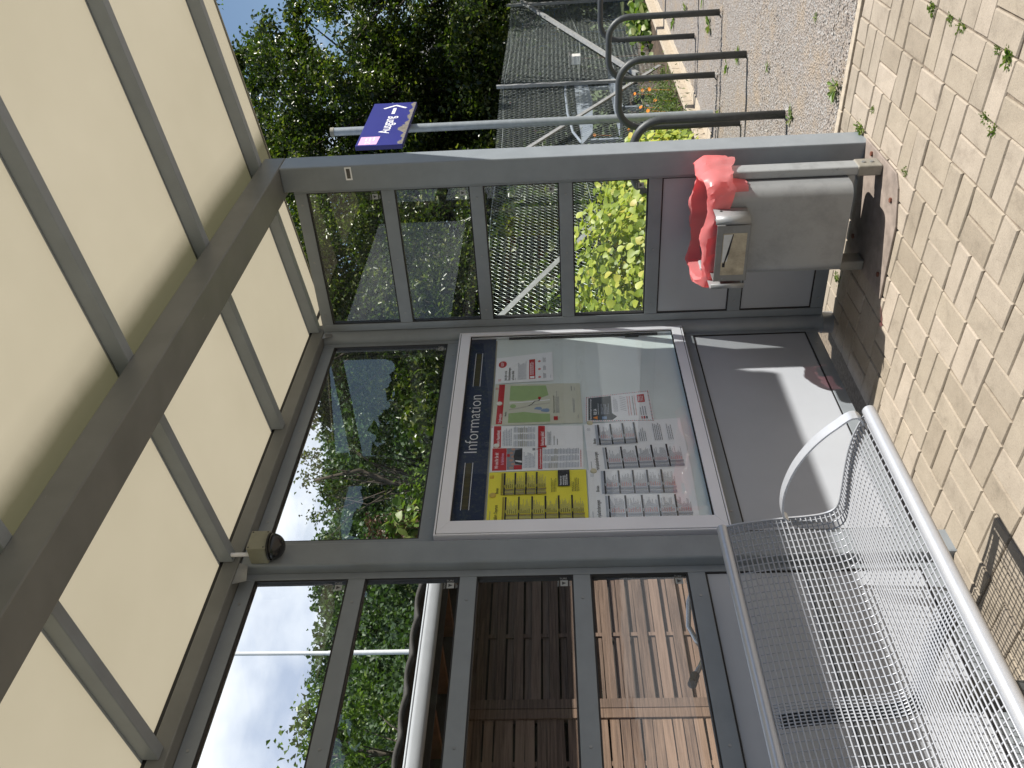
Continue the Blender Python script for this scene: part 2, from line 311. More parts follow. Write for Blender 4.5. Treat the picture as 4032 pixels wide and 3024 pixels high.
# ------------------------------------------------------------------ builders
class MB:
    def __init__(s): s.v = []; s.f = []; s.m = []; s.mats = []; s.cuts = []
    def mi(s, mat):
        if mat not in s.mats: s.mats.append(mat)
        return s.mats.index(mat)
    def add(s, vs, fs, mat=None):
        s.cuts.append((len(s.v), len(s.f))); o = len(s.v); s.v += [tuple(p) for p in vs]; k = s.mi(mat) if mat else 0
        for f in fs: s.f.append(tuple(i + o for i in f)); s.m.append(k)
        return s
    def box(s, x0, x1, y0, y1, z0, z1, mat=None):
        return s.add([(x0, y0, z0), (x1, y0, z0), (x1, y1, z0), (x0, y1, z0), (x0, y0, z1), (x1, y0, z1), (x1, y1, z1), (x0, y1, z1)],
                     [(0, 3, 2, 1), (4, 5, 6, 7), (0, 1, 5, 4), (1, 2, 6, 5), (2, 3, 7, 6), (3, 0, 4, 7)], mat)
    def beam(s, a, b, w, h, up=(0, 0, 1), mat=None):
        a = Vector(a); b = Vector(b); d = (b - a).normalized(); sd = d.cross(Vector(up)).normalized(); u = sd.cross(d)
        vs = [p + sd * sx * w / 2 + u * sz * h / 2 for p in (a, b) for sx, sz in ((-1, -1), (1, -1), (1, 1), (-1, 1))]
        return s.add(vs, [(0, 1, 2, 3), (7, 6, 5, 4), (0, 4, 5, 1), (1, 5, 6, 2), (2, 6, 7, 3), (3, 7, 4, 0)], mat)
    def tube(s, pts, r, n=8, mat=None, cap=True, closed=False):
        pts = [Vector(p) for p in pts]; N = len(pts); rs = r if isinstance(r, (list, tuple)) else [r] * N
        vs = []; ref = None
        for i, p in enumerate(pts):
            a = pts[i - 1] if (i > 0 or closed) else p; b = pts[(i + 1) % N] if (i < N - 1 or closed) else p
            d = (b - a).normalized()
            if ref is None: ref = Vector((0, 0, 1)) if abs(d.z) < 0.9 else Vector((1, 0, 0))
            u = (ref - d * ref.dot(d)).normalized(); w = d.cross(u); ref = u
            vs += [p + (u * math.cos(2 * math.pi * k / n) + w * math.sin(2 * math.pi * k / n)) * rs[i] for k in range(n)]
        fs = []
        for i in range(N if closed else N - 1):
            j = (i + 1) % N
            fs += [(i * n + k, i * n + (k + 1) % n, j * n + (k + 1) % n, j * n + k) for k in range(n)]
        if cap and not closed: fs += [tuple(reversed(range(n))), tuple(range((N - 1) * n, N * n))]
        return s.add(vs, fs, mat)
    def disc(s, c, r, ax, h, n=16, mat=None):
        c = Vector(c); ax = Vector(ax).normalized()
        return s.tube([c, c + ax * h], r, n, mat)
    def prism(s, poly, y0, y1, mat=None, axis='y'):
        n = len(poly)
        P = (lambda p, q: (p[0], q, p[1])) if axis == 'y' else ((lambda p, q: (q, p[0], p[1])) if axis == 'x' else (lambda p, q: (p[0], p[1], q)))
        vs = [P(p, y0) for p in poly] + [P(p, y1) for p in poly]
        return s.add(vs, [tuple(reversed(range(n))), tuple(range(n, 2 * n))] + [(i, (i + 1) % n, n + (i + 1) % n, n + i) for i in range(n)], mat)
    def each(s, name, mat=None, parent=None, **kw):
        # every added piece becomes an object of its own
        cuts = s.cuts + [(len(s.v), len(s.f))]; out = []
        for (v0, f0), (v1, f1) in zip(cuts[:-1], cuts[1:]):
            q = MB(); q.v = s.v[v0:v1]; q.f = [tuple(i - v0 for i in f) for f in s.f[f0:f1]]
            if s.mats: q.mats = s.mats; q.m = s.m[f0:f1]
            out.append(q.build(name, mat, parent, **kw))
        return out
    def build(s, name, mat=None, parent=None, smooth=False, bevel=0.0, seg=2, loc=None):
        me = bpy.data.meshes.new(name); me.from_pydata(s.v, [], s.f)
        if s.mats:
            for q in s.mats: me.materials.append(M[q])
            me.polygons.foreach_set('material_index', s.m)
        else: me.materials.append(M[mat])
        bm = bmesh.new(); bm.from_mesh(me); bmesh.ops.recalc_face_normals(bm, faces=bm.faces); bm.to_mesh(me); bm.free()
        if smooth is True: me.polygons.foreach_set('use_smooth', [True] * len(me.polygons))
        elif smooth: me.polygons.foreach_set('use_smooth', [True] * len(me.polygons)); me.set_sharp_from_angle(angle=smooth)
        me.update()
        o = bpy.data.objects.new(name, me); COL.objects.link(o)
        if bevel:
            bv = o.modifiers.new('bevel', 'BEVEL'); bv.width = bevel; bv.segments = seg; bv.limit_method = 'ANGLE'; bv.angle_limit = math.radians(40)
        if parent is not None:
            o.parent = parent; o.matrix_parent_inverse = parent.matrix_world.inverted()
        return o
def tag(o, label, cat, group=None, kind=None):
    if label: o['label'] = label
    if cat: o['category'] = cat
    if group: o['group'] = group
    if kind: o['kind'] = kind
    return o
def thing(name, label, cat, loc=(0, 0, 0), group=None):
    o = bpy.data.objects.new(name, None); COL.objects.link(o); o.location = loc; o.empty_display_size = 0.1
    o.matrix_world = Matrix.Translation(loc)
    return tag(o, label, cat, group)
def copy_thing(o, delta, label=None):
    r = o.copy(); COL.objects.link(r); r.location = Vector(o.location) + Vector(delta)
    if label: r['label'] = label
    for ch in list(o.children):
        c = ch.copy(); COL.objects.link(c); c.parent = r
        c.matrix_parent_inverse = ch.matrix_parent_inverse.copy()
        for g in list(ch.children):
            d = g.copy(); COL.objects.link(d); d.parent = c; d.matrix_parent_inverse = g.matrix_parent_inverse.copy()
    return r
def structure(o): o['kind'] = 'structure'; return o
def npmesh(name, V, F, mat, parent=None):
    # V (n,3) F (m,k) all faces with k corners
    me = bpy.data.meshes.new(name); n, k = F.shape
    me.vertices.add(len(V)); me.vertices.foreach_set('co', V.astype(np.float32).ravel())
    me.loops.add(n * k); me.loops.foreach_set('vertex_index', F.astype(np.int32).ravel())
    me.polygons.add(n); me.polygons.foreach_set('loop_start', np.arange(0, n * k, k, dtype=np.int32)); me.polygons.foreach_set('loop_total', np.full(n, k, dtype=np.int32))
    me.materials.append(M[mat]); me.update(calc_edges=True)
    o = bpy.data.objects.new(name, me); COL.objects.link(o)
    if parent is not None: o.parent = parent; o.matrix_parent_inverse = parent.matrix_world.inverted()
    return o
def leafmesh(name, P, size, rng, mat, parent=None, up=0.5, aspect=0.6, fold=0.25, out=None):
    # every leaf is a small folded blade of two quads; normals lean upwards
    n = len(P); sz = size * rng.uniform(0.6, 1.35, n)[:, None]
    nor = rng.normal(size=(n, 3)); nor[:, 2] = np.abs(nor[:, 2]) + up
    if out is not None: nor += out
    nor /= np.linalg.norm(nor, axis=1)[:, None]
    d = rng.normal(size=(n, 3)); d[:, 2] -= 0.35; d -= nor * (d * nor).sum(1)[:, None]; d /= np.linalg.norm(d, axis=1)[:, None]
    s = np.cross(nor, d)
    mid = P + d * sz * 0.45; f = nor * sz * fold * aspect
    A = P; B = P + d * sz * 0.95 - nor * sz * 0.12
    L = mid + s * sz * aspect * 0.5 + f; Rr = mid - s * sz * aspect * 0.5 + f
    V = np.concatenate([A, L, B, Rr]); i = np.arange(n)
    F = np.concatenate([np.stack([i, i + n, i + 2 * n], 1), np.stack([i, i + 2 * n, i + 3 * n], 1)])
    return npmesh(name, V, F, mat, parent)
def crown_points(center, radii, nclump, per, rng, spread=0.28, shell=0.55, zflat=0.7, droop=0.0, gap=0.0):
    c = np.array(center); R = np.array(radii)
    u = rng.normal(size=(nclump, 3)); u /= np.linalg.norm(u, axis=1)[:, None]
    rad = shell + (1 - shell) * rng.random(nclump) ** 0.7
    lump = 1 + 0.22 * np.sin(u[:, 0] * 5 + c[0]) * np.cos(u[:, 1] * 4 + c[1]) + 0.15 * np.sin(u[:, 2] * 7 + c[2])
    cl = u * (rad * lump)[:, None]
    if gap:
        g = np.sin(cl[:, 0] * 4.3 + c[1]) * np.sin(cl[:, 1] * 3.7 + c[0]) * np.sin(cl[:, 2] * 5.1 + 1.0)
        cl = cl[g > -gap]
    cl = c + cl * R
    P = np.repeat(cl, per, axis=0); sp = spread * R.mean() * np.repeat(rng.uniform(0.5, 1.2, len(cl)), per)
    off = rng.normal(size=P.shape) * sp[:, None] * np.array([0.42, 0.42, 0.42 * zflat])
    off[:, 2] -= droop * (off[:, 0] ** 2 + off[:, 1] ** 2) + droop * np.abs(rng.normal(size=len(P))) * 0.3
    return P + off, cl
def limb_tree(mb, base, top, r0, targets, rng, n=7):
    base = Vector(base); top = Vector(top); H = top.z - base.z
    k = 8; pts = [base.lerp(top, i / k) + Vector((rng.normal() * 0.04 * H * (i / k) * 0.4, rng.normal() * 0.04 * H * (i / k) * 0.4, 0)) for i in range(k + 1)]
    mb.tube(pts, [r0 * (1.25 if i == 0 else 1 - 0.8 * i / k) for i in range(k + 1)], n)
    for tg in targets:
        tg = Vector(tg); f = min(0.9, max(0.2, (tg.z - base.z) / max(H, 0.1) - 0.25)); j = int(f * k)
        a = pts[j]; mid = a.lerp(tg, 0.5) + Vector((rng.normal() * 0.12, rng.normal() * 0.12, 0.18)); rr = r0 * (1 - 0.8 * j / k) * 0.42
        mb.tube([a, a.lerp(mid, 0.5), mid, tg], [rr, rr * 0.8, rr * 0.55, rr * 0.15], 5)
def tree(name, label, base, center, radii, nclump, per, size, mat, seed, group=None, r0=0.18, cat='tree', limbs=26, spread=0.28, shell=0.5, droop=0.0, gap=0.0, up=0.35):
    rng = np.random.default_rng(seed)
    t = thing(name, label, cat, base, group)
    P, cl = crown_points(center, radii, nclump, per, rng, spread, shell, droop=droop, gap=gap)
    keep = P[:, 2] > base[2] + 0.15; P = P[keep]
    leafmesh('crown', P, size, rng, mat, t, up=up)
    mb = MB(); tg = cl[rng.choice(len(cl), min(limbs, len(cl)), replace=False)]
    limb_tree(mb, base, (center[0], center[1], center[2] + radii[2] * 0.55), r0, tg, rng)
    mb.build('trunk', 'bark', t, smooth=True)
    return t

# text as filled outlines, cached per string
_txt = {}
def text_shape(s, thin=0.0):
    if (s, thin) in _txt: return _txt[(s, thin)]
    cu = bpy.data.curves.new('txt', 'FONT'); cu.body = s; cu.size = 1.0; cu.resolution_u = 3; cu.fill_mode = 'FRONT'; cu.offset = thin
    ob = bpy.data.objects.new('txt', cu); COL.objects.link(ob)
    dg = bpy.context.evaluated_depsgraph_get(); ev = ob.evaluated_get(dg); me = ev.to_mesh()
    V = [(v.co.x, v.co.y) for v in me.vertices]; F = [tuple(p.vertices) for p in me.polygons]
    ev.to_mesh_clear(); bpy.data.objects.remove(ob); bpy.data.curves.remove(cu)
    x0 = min(v[0] for v in V); x1 = max(v[0] for v in V)
    _txt[(s, thin)] = ([((v[0] - x0), v[1] / 0.70) for v in V], F, (x1 - x0))      # cap height = 1
    return _txt[(s, thin)]

# ------------------------------------------------------------------ setting: ground, paving, gravel
def kerb_x(y): return 0.335 + 0.058 * (y + 1.45)
mb = MB(); mb.add([(-400, -400, -0.06), (400, -400, -0.06), (400, 500, -0.06), (-400, 500, -0.06)], [(0, 1, 2, 3)])
structure(mb.build('ground', 'grassland'))
mb = MB(); mb.add([(-9, -6, -0.0075), (kerb_x(-6) + .05, -6, -0.0075), (kerb_x(.12) + .05, .12, -0.0075), (-9, .12, -0.0075)], [(0, 1, 2, 3)])
structure(mb.build('sand_bed', 'joint_sand'))
R = random.Random(4)
def paving():
    mb = MB(); cw, ch = 0.2235, 0.2165; j = 0.0031
    for jj in range(-26, 4):
        y0 = -0.589 + jj * ch
        for ii in range(-36, 4):
            xo = lambda y: 0.0415 + 0.0925 * (max(-3.4, y) + 0.81) + (ii + (0 if True else 0)) * cw - 0.0
            halves = ((0, .5, 0, 1), (.5, 1, 0, 1)) if (ii + jj) % 2 == 0 else ((0, 1, 0, .5), (0, 1, .5, 1))
            for (a, b_, c, d) in halves:
                ya, yb = y0 + c * ch + j, y0 + d * ch - j
                if yb > 0.10: continue
                tilt = [R.gauss(0, 0.0014) for _ in range(4)]; hz = R.gauss(0, 0.0011)
                q = []
                for (fx, yy) in ((a, ya), (b_, ya), (b_, yb), (a, yb)):
                    x = xo(yy) + fx * cw + (j if fx == a else -j) + R.gauss(0, .0011); q.append((x, yy + R.gauss(0, .0011)))
                kx = [kerb_x(p[1]) - 0.006 for p in q]
                if q[0][0] > kx[0] - 0.02: continue
                q = [(min(p[0], k), p[1]) for p, k in zip(q, kx)]
                if q[0][0] < -8.5: continue
                ch_ = 0.0042; cxm = sum(p[0] for p in q) / 4; cym = sum(p[1] for p in q) / 4
                top = [(p[0] + math.copysign(ch_, cxm - p[0]), p[1] + math.copysign(ch_, cym - p[1]), hz + tl) for p, tl in zip(q, tilt)]
                mid = [(p[0], p[1], hz + tl - 0.0055) for p, tl in zip(q, tilt)]
                bot = [(p[0], p[1], -0.03) for p in q]
                mb.add(top + mid + bot, [(0, 1, 2, 3)] + [(4 + k, 4 + (k + 1) % 4, (k + 1) % 4, k) for k in range(4)] + [(8 + k, 8 + (k + 1) % 4, 4 + (k + 1) % 4, 4 + k) for k in range(4)])
    return mb
structure(paving().build('paving', 'paver'))
# kerb stones between paving and gravel
mb = MB(); y = -6.0
while y < 0.3:
    y1 = min(y + 0.995, 0.3)
    mb.add([(kerb_x(y) + .006, y, -.12), (kerb_x(y) + .056, y, -.12), (kerb_x(y1) + .056, y1, -.12), (kerb_x(y1) + .006, y1, -.12),
            (kerb_x(y) + .006, y, .006), (kerb_x(y) + .056, y, .006), (kerb_x(y1) + .056, y1, .006), (kerb_x(y1) + .006, y1, .006)],
           [(0, 3, 2, 1), (4, 5, 6, 7), (0, 1, 5, 4), (1, 2, 6, 5), (2, 3, 7, 6), (3, 0, 4, 7)])
    y = y1 + 0.006
structure(mb.build('kerb', 'concrete', bevel=0.004))
# unseen track ballast before the shelter, added to bounce light onto its walls
mb = MB(); mb.add([(-60, -24, -0.04), (60, -24, -0.04), (60, -6.0, -0.04), (-60, -6.0, -0.04)], [(0, 1, 2, 3)]); structure(mb.build('bounce_ballast', 'bounce_ballast_mat'))
# gravel path
def edge_y(x): return 0.477 - 0.040 * (x - 4.0)
nx, ny = 130, 70; gx = np.linspace(0.36, 12.5, nx); rng = np.random.default_rng(3)
V = []; 
for i, x in enumerate(gx):
    for k in range(ny):
        f = k / (ny - 1); yy = -6.5 + (edge_y(x) + 6.5) * f
        xx = max(x, kerb_x(yy) + .056) if i == 0 else x
        z = -0.012 + 0.006 * math.sin(xx * 3.1 + yy * 2) + 0.005 * rng.normal() * 0.5
        V.append((xx, yy, z))
F = [(i * ny + k, (i + 1) * ny + k, (i + 1) * ny + k + 1, i * ny + k + 1) for i in range(nx - 1) for k in range(ny - 1)]
mb = MB(); mb.add(V, F); structure(mb.build('gravel_path', 'gravel_mix', smooth=True))
# loose stones on the path
n = 11000; rng = np.random.default_rng(8); px = 0.42 + (rng.random(n) ** 1.6) * 6.5; py = -2.6 + rng.random(n) * 3.0
ok = py < np.array([edge_y(x) for x in px]) - 0.02; px, py = px[ok], py[ok]; n = len(px)
sz = rng.uniform(0.0035, 0.0095, n); ang = rng.uniform(0, 6.28, n)
base = np.array([(1, 0, 0), (0, 1, 0), (-1, 0, 0), (0, -1, 0), (0, 0, .75)], dtype=float)
V = np.zeros((n, 5, 3)); ca, sa = np.cos(ang), np.sin(ang); ex = rng.uniform(0.6, 1.3, (n, 5))
for k in range(5):
    bx_, by_, bz_ = base[k]
    V[:, k, 0] = px + sz * ex[:, k] * (bx_ * ca - by_ * sa); V[:, k, 1] = py + sz * ex[:, k] * (bx_ * sa + by_ * ca); V[:, k, 2] = -0.012 + sz * bz_ * ex[:, k] + 0.002
idx = np.arange(n) * 5
F = np.concatenate([np.stack([idx + a, idx + b_, idx + 4], 1) for a, b_ in ((0, 1), (1, 2), (2, 3), (3, 0))])
o = npmesh('loose_gravel', V.reshape(-1, 3), F, 'stone_bits'); tag(o, 'loose pale gravel stones strewn over the path', 'gravel', kind='stuff')
# soil bed
V = []; F = []; nx, ny = 90, 30
for i in range(nx):
    for k in range(ny):
        x = 0.45 + 12.5 * i / (nx - 1); y = edge_y(x) + 0.06 + 5.5 * k / (ny - 1); V.append((x, y, 0.035 + 0.03 * rng.normal() * 0.5 + 0.02 * math.sin(x * 5 + y * 7)))
F = [(i * ny + k, (i + 1) * ny + k, (i + 1) * ny + k + 1, i * ny + k + 1) for i in range(nx - 1) for k in range(ny - 1)]
mb = MB(); mb.add(V, F); structure(mb.build('garden_soil', 'soil', smooth=True))
# yard behind the shelter
mb = MB(); mb.add([(-12, .13, -0.03), (0.44, .13, -0.03), (0.44, 4.2, -0.03), (-12, 4.2, -0.03)], [(0, 1, 2, 3)])
structure(mb.build('yard', 'joint_sand'))

# concrete edging along the bed: angle stones, one thing each
x = 1.0; first = None
for k in range(8):
    x1 = x + 0.985; ya, yb = edge_y(x), edge_y(x1)
    mb = MB(); mb.prism([(x, ya), (x1, yb), (x1, yb + .055), (x, ya + .055)], -0.1, 0.085, axis='z')
    mb.prism([(x, ya - .11), (x1, yb - .11), (x1, yb - .001), (x, ya - .001)], -0.1, -0.002, axis='z')
    o = mb.build('edging_stone', 'concrete', bevel=0.004)
    tag(o, 'long beige concrete edging stone between gravel path and soil bed', 'edging stone', 'edging stones along the garden bed')
    x = x1 + 0.008

# ------------------------------------------------------------------ the shelter
sh = thing('waiting_shelter', 'grey metal waiting shelter with glass walls and opal plastic roof', 'shelter', (-1.65, -0.5, 0))
G = 'paint_grey'
def roof_z(y): return 2.717 - 0.12 * y          # underside of the rafters
ZG, PI_, MU = 2.6408, 0.4299, 0.0642
# posts
mb = MB(); mb.box(-.06, .082, -1.0, -.878, -.02, 2.735); mb.build('post', G, sh, bevel=.006)
mb = MB(); mb.tube([(0, 0, -.02), (0, 0, 2.70)], .054, 20); mb.build('post', G, sh, smooth=math.radians(40))
mb = MB(); mb.box(-1.678, -1.563, -.046, .055, -.02, 2.70); mb.build('post', G, sh, bevel=.008)
mb = MB(); mb.box(-3.30, -3.185, -.046, .055, -.02, 2.70); mb.build('post', G, sh, bevel=.008)
mb = MB(); mb.box(-3.30, -3.17, -1.0, -.878, -.02, 2.735); 
# beams
mb = MB(); mb.box(-5.2, .082, -1.0, -.845, 2.735, 2.838); mb.build('front_beam', 'paint_scratched', sh, bevel=.005)
mb = MB(); mb.box(-5.2, .06, -.055, .05, 2.702, 2.765); mb.build('rear_beam', 'paint_scratched', sh, bevel=.004)
mb = MB(); mb.box(-5.2, .29, -.047, -.041, 2.765, 2.783); mb.build('roof_seal', 'gasket', sh)
# rafters
for x in (-.02, -.848, -1.666, -2.486, -3.304, -4.122, -4.94):
    mb = MB(); ya, yb = -2.16, -.056
    vs = [(x0, yy, roof_z(yy) + dz) for yy in (ya, yb) for x0, dz in ((x, 0), (x + .045, 0), (x + .045, .056), (x, .056))]
    mb.add(vs, [(0, 1, 2, 3), (7, 6, 5, 4), (0, 4, 5, 1), (1, 5, 6, 2), (2, 6, 7, 3), (3, 7, 4, 0)])
    mb.build('rafter', G, sh, bevel=.003)
# front edge profile of the roof
mb = MB(); mb.box(-5.2, .305, -2.235, -2.162, roof_z(-2.2) + .005, roof_z(-2.2) + .085); mb.build('eaves_profile', G, sh, bevel=.004)
# opal roof sheets between the rafter centres: clear upper skin, milky lower skin
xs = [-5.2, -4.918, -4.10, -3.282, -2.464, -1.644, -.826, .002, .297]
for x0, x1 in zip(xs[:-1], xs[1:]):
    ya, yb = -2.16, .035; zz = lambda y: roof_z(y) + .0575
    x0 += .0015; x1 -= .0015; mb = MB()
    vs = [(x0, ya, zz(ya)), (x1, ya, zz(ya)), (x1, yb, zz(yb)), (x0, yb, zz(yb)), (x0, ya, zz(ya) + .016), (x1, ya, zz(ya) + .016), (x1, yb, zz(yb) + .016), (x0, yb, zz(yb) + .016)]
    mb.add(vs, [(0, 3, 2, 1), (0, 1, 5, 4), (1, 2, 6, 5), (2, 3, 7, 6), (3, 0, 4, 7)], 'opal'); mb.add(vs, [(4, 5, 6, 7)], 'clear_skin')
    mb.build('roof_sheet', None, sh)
mb = MB(); vs = []
mb.box(.297, .305, -2.16, .035, 0, .03); mb.v = [(v[0], v[1], v[2] + roof_z(v[1]) + .052) for v in mb.v]; mb.build('roof_trim', 'cap_grey', sh)
# dark cap strips that hold the sheets down on the rafters
for x in xs[1:-1]:
    mb = MB(); mb.box(x - .022, x + .022, -2.16, .035, 0, .006); mb.v = [(v[0], v[1], v[2] + roof_z(v[1]) + .0745) for v in mb.v]; mb.build('cap_strip', G, sh)

def framed_wall(axis, a0, a1, off, rows, top, bottom, stile):
    """a wall in a plane; a0..a1 along the axis; rows: (z_top, z_bottom, kind)"""
    P = (lambda mb, u0, u1, d0, d1, z0, z1: mb.box(u0, u1, off + d0, off + d1, z0, z1)) if axis == 'x' else (lambda mb, u0, u1, d0, d1, z0, z1: mb.box(off - d1, off - d0, u0, u1, z0, z1))
    mb = MB()
    P(mb, a0 - stile, a0, 0, .036, bottom, top); P(mb, a1, a1 + stile, 0, .036, bottom, top)
    mb.each('stile', G, sh, bevel=.002)
    zs = [top] + [z for r_ in rows for z in r_[:2]] + [bottom]
    for k in range(0, len(zs), 2):
        mb = MB(); P(mb, a0 + .0005, a1 - .0005, .0015, .034, zs[k + 1], zs[k]); mb.build('rail', G, sh, bevel=.002)
    scr = MB()
    for k in range(0, len(zs), 2):
        zc = (zs[k] + zs[k + 1]) / 2
        for fr in (.08, .5, .92):
            u = a0 + (a1 - a0) * fr
            c = (u, off + .0015, zc) if axis == 'x' else (off - .0345, u, zc)
            scr.disc(c, .0055, (0, -1, 0) if axis == 'x' else (-1, 0, 0), .002, 10)
    scr.each('screw', 'plate_steel', sh)
    for (z1, z0, kind) in rows:
        g = .006; mb = MB()   # black gasket frame
        P(mb, a0, a0 + g, .003, .03, z0, z1); P(mb, a1 - g, a1, .003, .03, z0, z1); P(mb, a0 + g, a1 - g, .003, .03, z1 - g, z1); P(mb, a0 + g, a1 - g, .003, .03, z0, z0 + g)
        gk = mb.build('gasket', 'gasket', sh)
        mb = MB()
        if kind == 'glass': P(mb, a0 + g, a1 - g, .012, .019, z0 + g, z1 - g); mb.build('glass_pane', 'pane_glass', sh)
        else: P(mb, a0 + g, a1 - g, .008, .024, z0 + g, z1 - g); mb.build('wall_panel', 'panel_grey', sh)
lv = lambda k: (ZG - k * PI_, ZG - k * PI_ - (PI_ - MU))
# end wall (plane x = 0; inside face towards -x)
rows = [(*lv(k), 'glass') for k in range(4)] + [(*lv(k), 'panel') for k in (4, 5)]
framed_wall('y', -.852, -.101, .018, rows, 2.700, .060, .026)
mb = MB(); mb.box(-.012, .018, -.075, -.058, .06, 2.70); mb.build('filler_strip', G, sh)
# back wall, bay by the corner
framed_wall('x', -1.507, -.079, 0.0, [(2.641, 2.028, 'glass'), (1.955, .80, 'panel'), (.734, .151, 'panel')], 2.700, .090, .028)
# back wall, bay behind the bench
framed_wall('x', -3.13, -1.711, 0.0, rows, 2.700, .060, .032)
# corner bracket plates
for x0 in (-1.765, -.06):
    mb = MB(); mb.prism([(x0 - .005, 2.7015), (x0 + .10, 2.7015), (x0 + .085, 2.665), (x0 + .01, 2.650)], -.049, -.0465); mb.build('bracket', 'plate_steel', sh)
# etched glass marks low in the corner of each pane: lettering round a square with a triangle
def glass_mark(cx_, cz_, axis, off, sgn=1, sc=1.0):
    mb = MB(); P = (lambda u, z, d=0: (u, off - d, z)) if axis == 'x' else (lambda u, z, d=0: (off - d, -u, z))
    if axis == 'y': cx_ = -cx_
    q = .014 * sc
    def quad(pts, mat, d): mb.add([P(cx_ + a, cz_ + b_, d) for a, b_ in pts], [tuple(range(len(pts)))], mat)
    quad([(-q, -q), (q, -q), (q, q), (-q, q)], 'etch', .0006)
    quad([(-q * .6, q * .55), (q * .6, q * .55), (0, -q * .6)], 'etch_dark', .0012)
    for s_, (x0, z0, rot) in (('SIGNA', (-q * 1.1, q * 1.35, 0)), ('TURE', (q * 1.35, q * 1.2, -90))):
        V, F, wd = text_shape(s_); k = q * 2.0 / max(wd, .1) if rot == 0 else q * 2.0 / max(wd, .1)
        ca_, sa_ = math.cos(math.radians(rot)), math.sin(math.radians(rot))
        mb.add([P(cx_ + x0 + (v[0] * ca_ - v[1] * .7 * sa_) * k, cz_ + z0 + (v[0] * sa_ + v[1] * .7 * ca_) * k, .0006) for v in V], F, 'etch')
    for k in range(4): quad([(-q + k * q * .1, -q * 1.4 - k * q * .22), (q * .7 - k * q * .25, -q * 1.4 - k * q * .22), (q * .7 - k * q * .25, -q * 1.5 - k * q * .22), (-q + k * q * .1, -q * 1.5 - k * q * .22)], 'etch', .0006)
    mb.build('glass_mark', None, sh)
for k in range(4): glass_mark(-1.745, lv(k)[1] + .035, 'x', .012)
glass_mark(-.115, 2.028 + .035, 'x', .012)
for k in range(4): glass_mark(-.815, lv(k)[1] + .035, 'y', -.001)
# barcode sticker on the front post
mb = MB()
xs_ = -.0606
def sq(y0, y1, z0, z1, mat, d): mb.add([(xs_ - d, y1, z0), (xs_ - d, y0, z0), (xs_ - d, y0, z1), (xs_ - d, y1, z1)], [(0, 1, 2, 3)], mat)
sq(-.993, -.929, 2.391, 2.423, 'sign_white', 0.0004); sq(-.986, -.937, 2.398, 2.416, 'sign_dirt', .0008)
for k in range(9): sq(-.984 + k * .0052, -.9815 + k * .0052, 2.3995, 2.4145, 'ink', .0012)
mb.build('sticker', None, sh)
# mounting foot sleeve of the corner post
mb = MB(); mb.tube([(0, 0, -.02), (0, 0, .055)], .0575, 20); mb.build('post_foot', 'plate_steel', sh, smooth=math.radians(40))

# junction box, conduit and black dome under the roof
jb = thing('junction_box', 'beige plastic junction box at the top of the middle shelter post', 'junction box', (-1.63, -.085, 2.6))
mb = MB(); mb.prism([(-1.672, 2.655), (-1.578, 2.655), (-1.578, 2.583), (-1.672, 2.583)], -.125, -.0475); mb.build('housing', 'box_plastic', jb, bevel=.006)
mb = MB(); mb.prism([(-1.673, 2.656), (-1.577, 2.656), (-1.577, 2.582), (-1.673, 2.582)], -.134, -.1255); mb.build('lid', 'box_plastic', jb, bevel=.004)
mb = MB()
for x_, z_ in ((-1.665, 2.648), (-1.585, 2.648), (-1.665, 2.590), (-1.585, 2.590)): mb.disc((x_, -.134, z_), .003, (0, -1, 0), .0012, 8)
mb.each('screw', 'gasket', jb)
mb = MB(); mb.tube([(-1.655, -.085, 2.6555), (-1.655, -.085, 2.7285)], .0085, 12); mb.build('conduit', 'white_metal', jb, smooth=math.radians(40))
dm = thing('dome_camera', 'black round dome mounted just below the beige junction box', 'dome camera', (-1.628, -.085, 2.55))
mb = MB()
for a in range(9): pass
ring = [(math.cos(i / 8 * math.pi / 2), math.sin(i / 8 * math.pi / 2)) for i in range(9)]
pts = [(-1.625, -.095, 2.578 - .004)] ; 
mb.tube([(-1.625, -.095, 2.574 - .052 * s_) for c_, s_ in ring], [max(.052 * c_, .0005) for c_, s_ in ring], 24); mb.build('dome', 'dome_black', dm, smooth=True)
mb = MB(); mb.tube([(-1.625, -.095, 2.581), (-1.625, -.095, 2.5745)], .054, 24); mb.build('collar', 'bike_black', dm, smooth=math.radians(40))

# ------------------------------------------------------------------ display case with posters
dc = thing('display_case', 'grey framed glass display case headed Information on the shelter back wall', 'display case', (-.787, -.02, .79))
X0, X1, Z0, Z1 = -1.530, -.043, .790, 1.962; I0, I1, J0, J1 = -1.453, -.073, .846, 1.902
fy0, fy1 = -.040, -.0005
mb = MB()
mb.add([(X0, 0, Z0), (X1, 0, Z0), (X1, 0, Z1), (X0, 0, Z1), (I0, 0, J0), (I1, 0, J0), (I1, 0, J1), (I0, 0, J1)], [])
def frame_ring(mb, o0, o1, p0, p1, i0, i1, j0, j1, ya, yb):
    O = [(o0, p0), (o1, p0), (o1, p1), (o0, p1)]; I = [(i0, j0), (i1, j0), (i1, j1), (i0, j1)]
    for k in range(4):
        l = (k + 1) % 4; q = [O[k], O[l], I[l], I[k]]
        mb.prism(q, ya, yb)
mb = MB(); frame_ring(mb, X0 + .010, X1 - .010, Z0 + .010, Z1 - .010, I0, I1, J0, J1, fy0, -.012); mb.build('door_frame', 'case_aluminium', dc, bevel=.0015)
mb = MB(); frame_ring(mb, X0 + .0065, X1 - .0065, Z0 + .0065, Z1 - .0065, X0 + .0101, X1 - .0101, Z0 + .0101, Z1 - .0101, -.034, -.001); mb.build('gasket', 'gasket', dc)
mb = MB(); frame_ring(mb, X0, X1, Z0, Z1, X0 + .0064, X1 - .0064, Z0 + .0064, Z1 - .0064, -.038, -.0005); mb.build('outer_frame', 'case_aluminium', dc, bevel=.001)
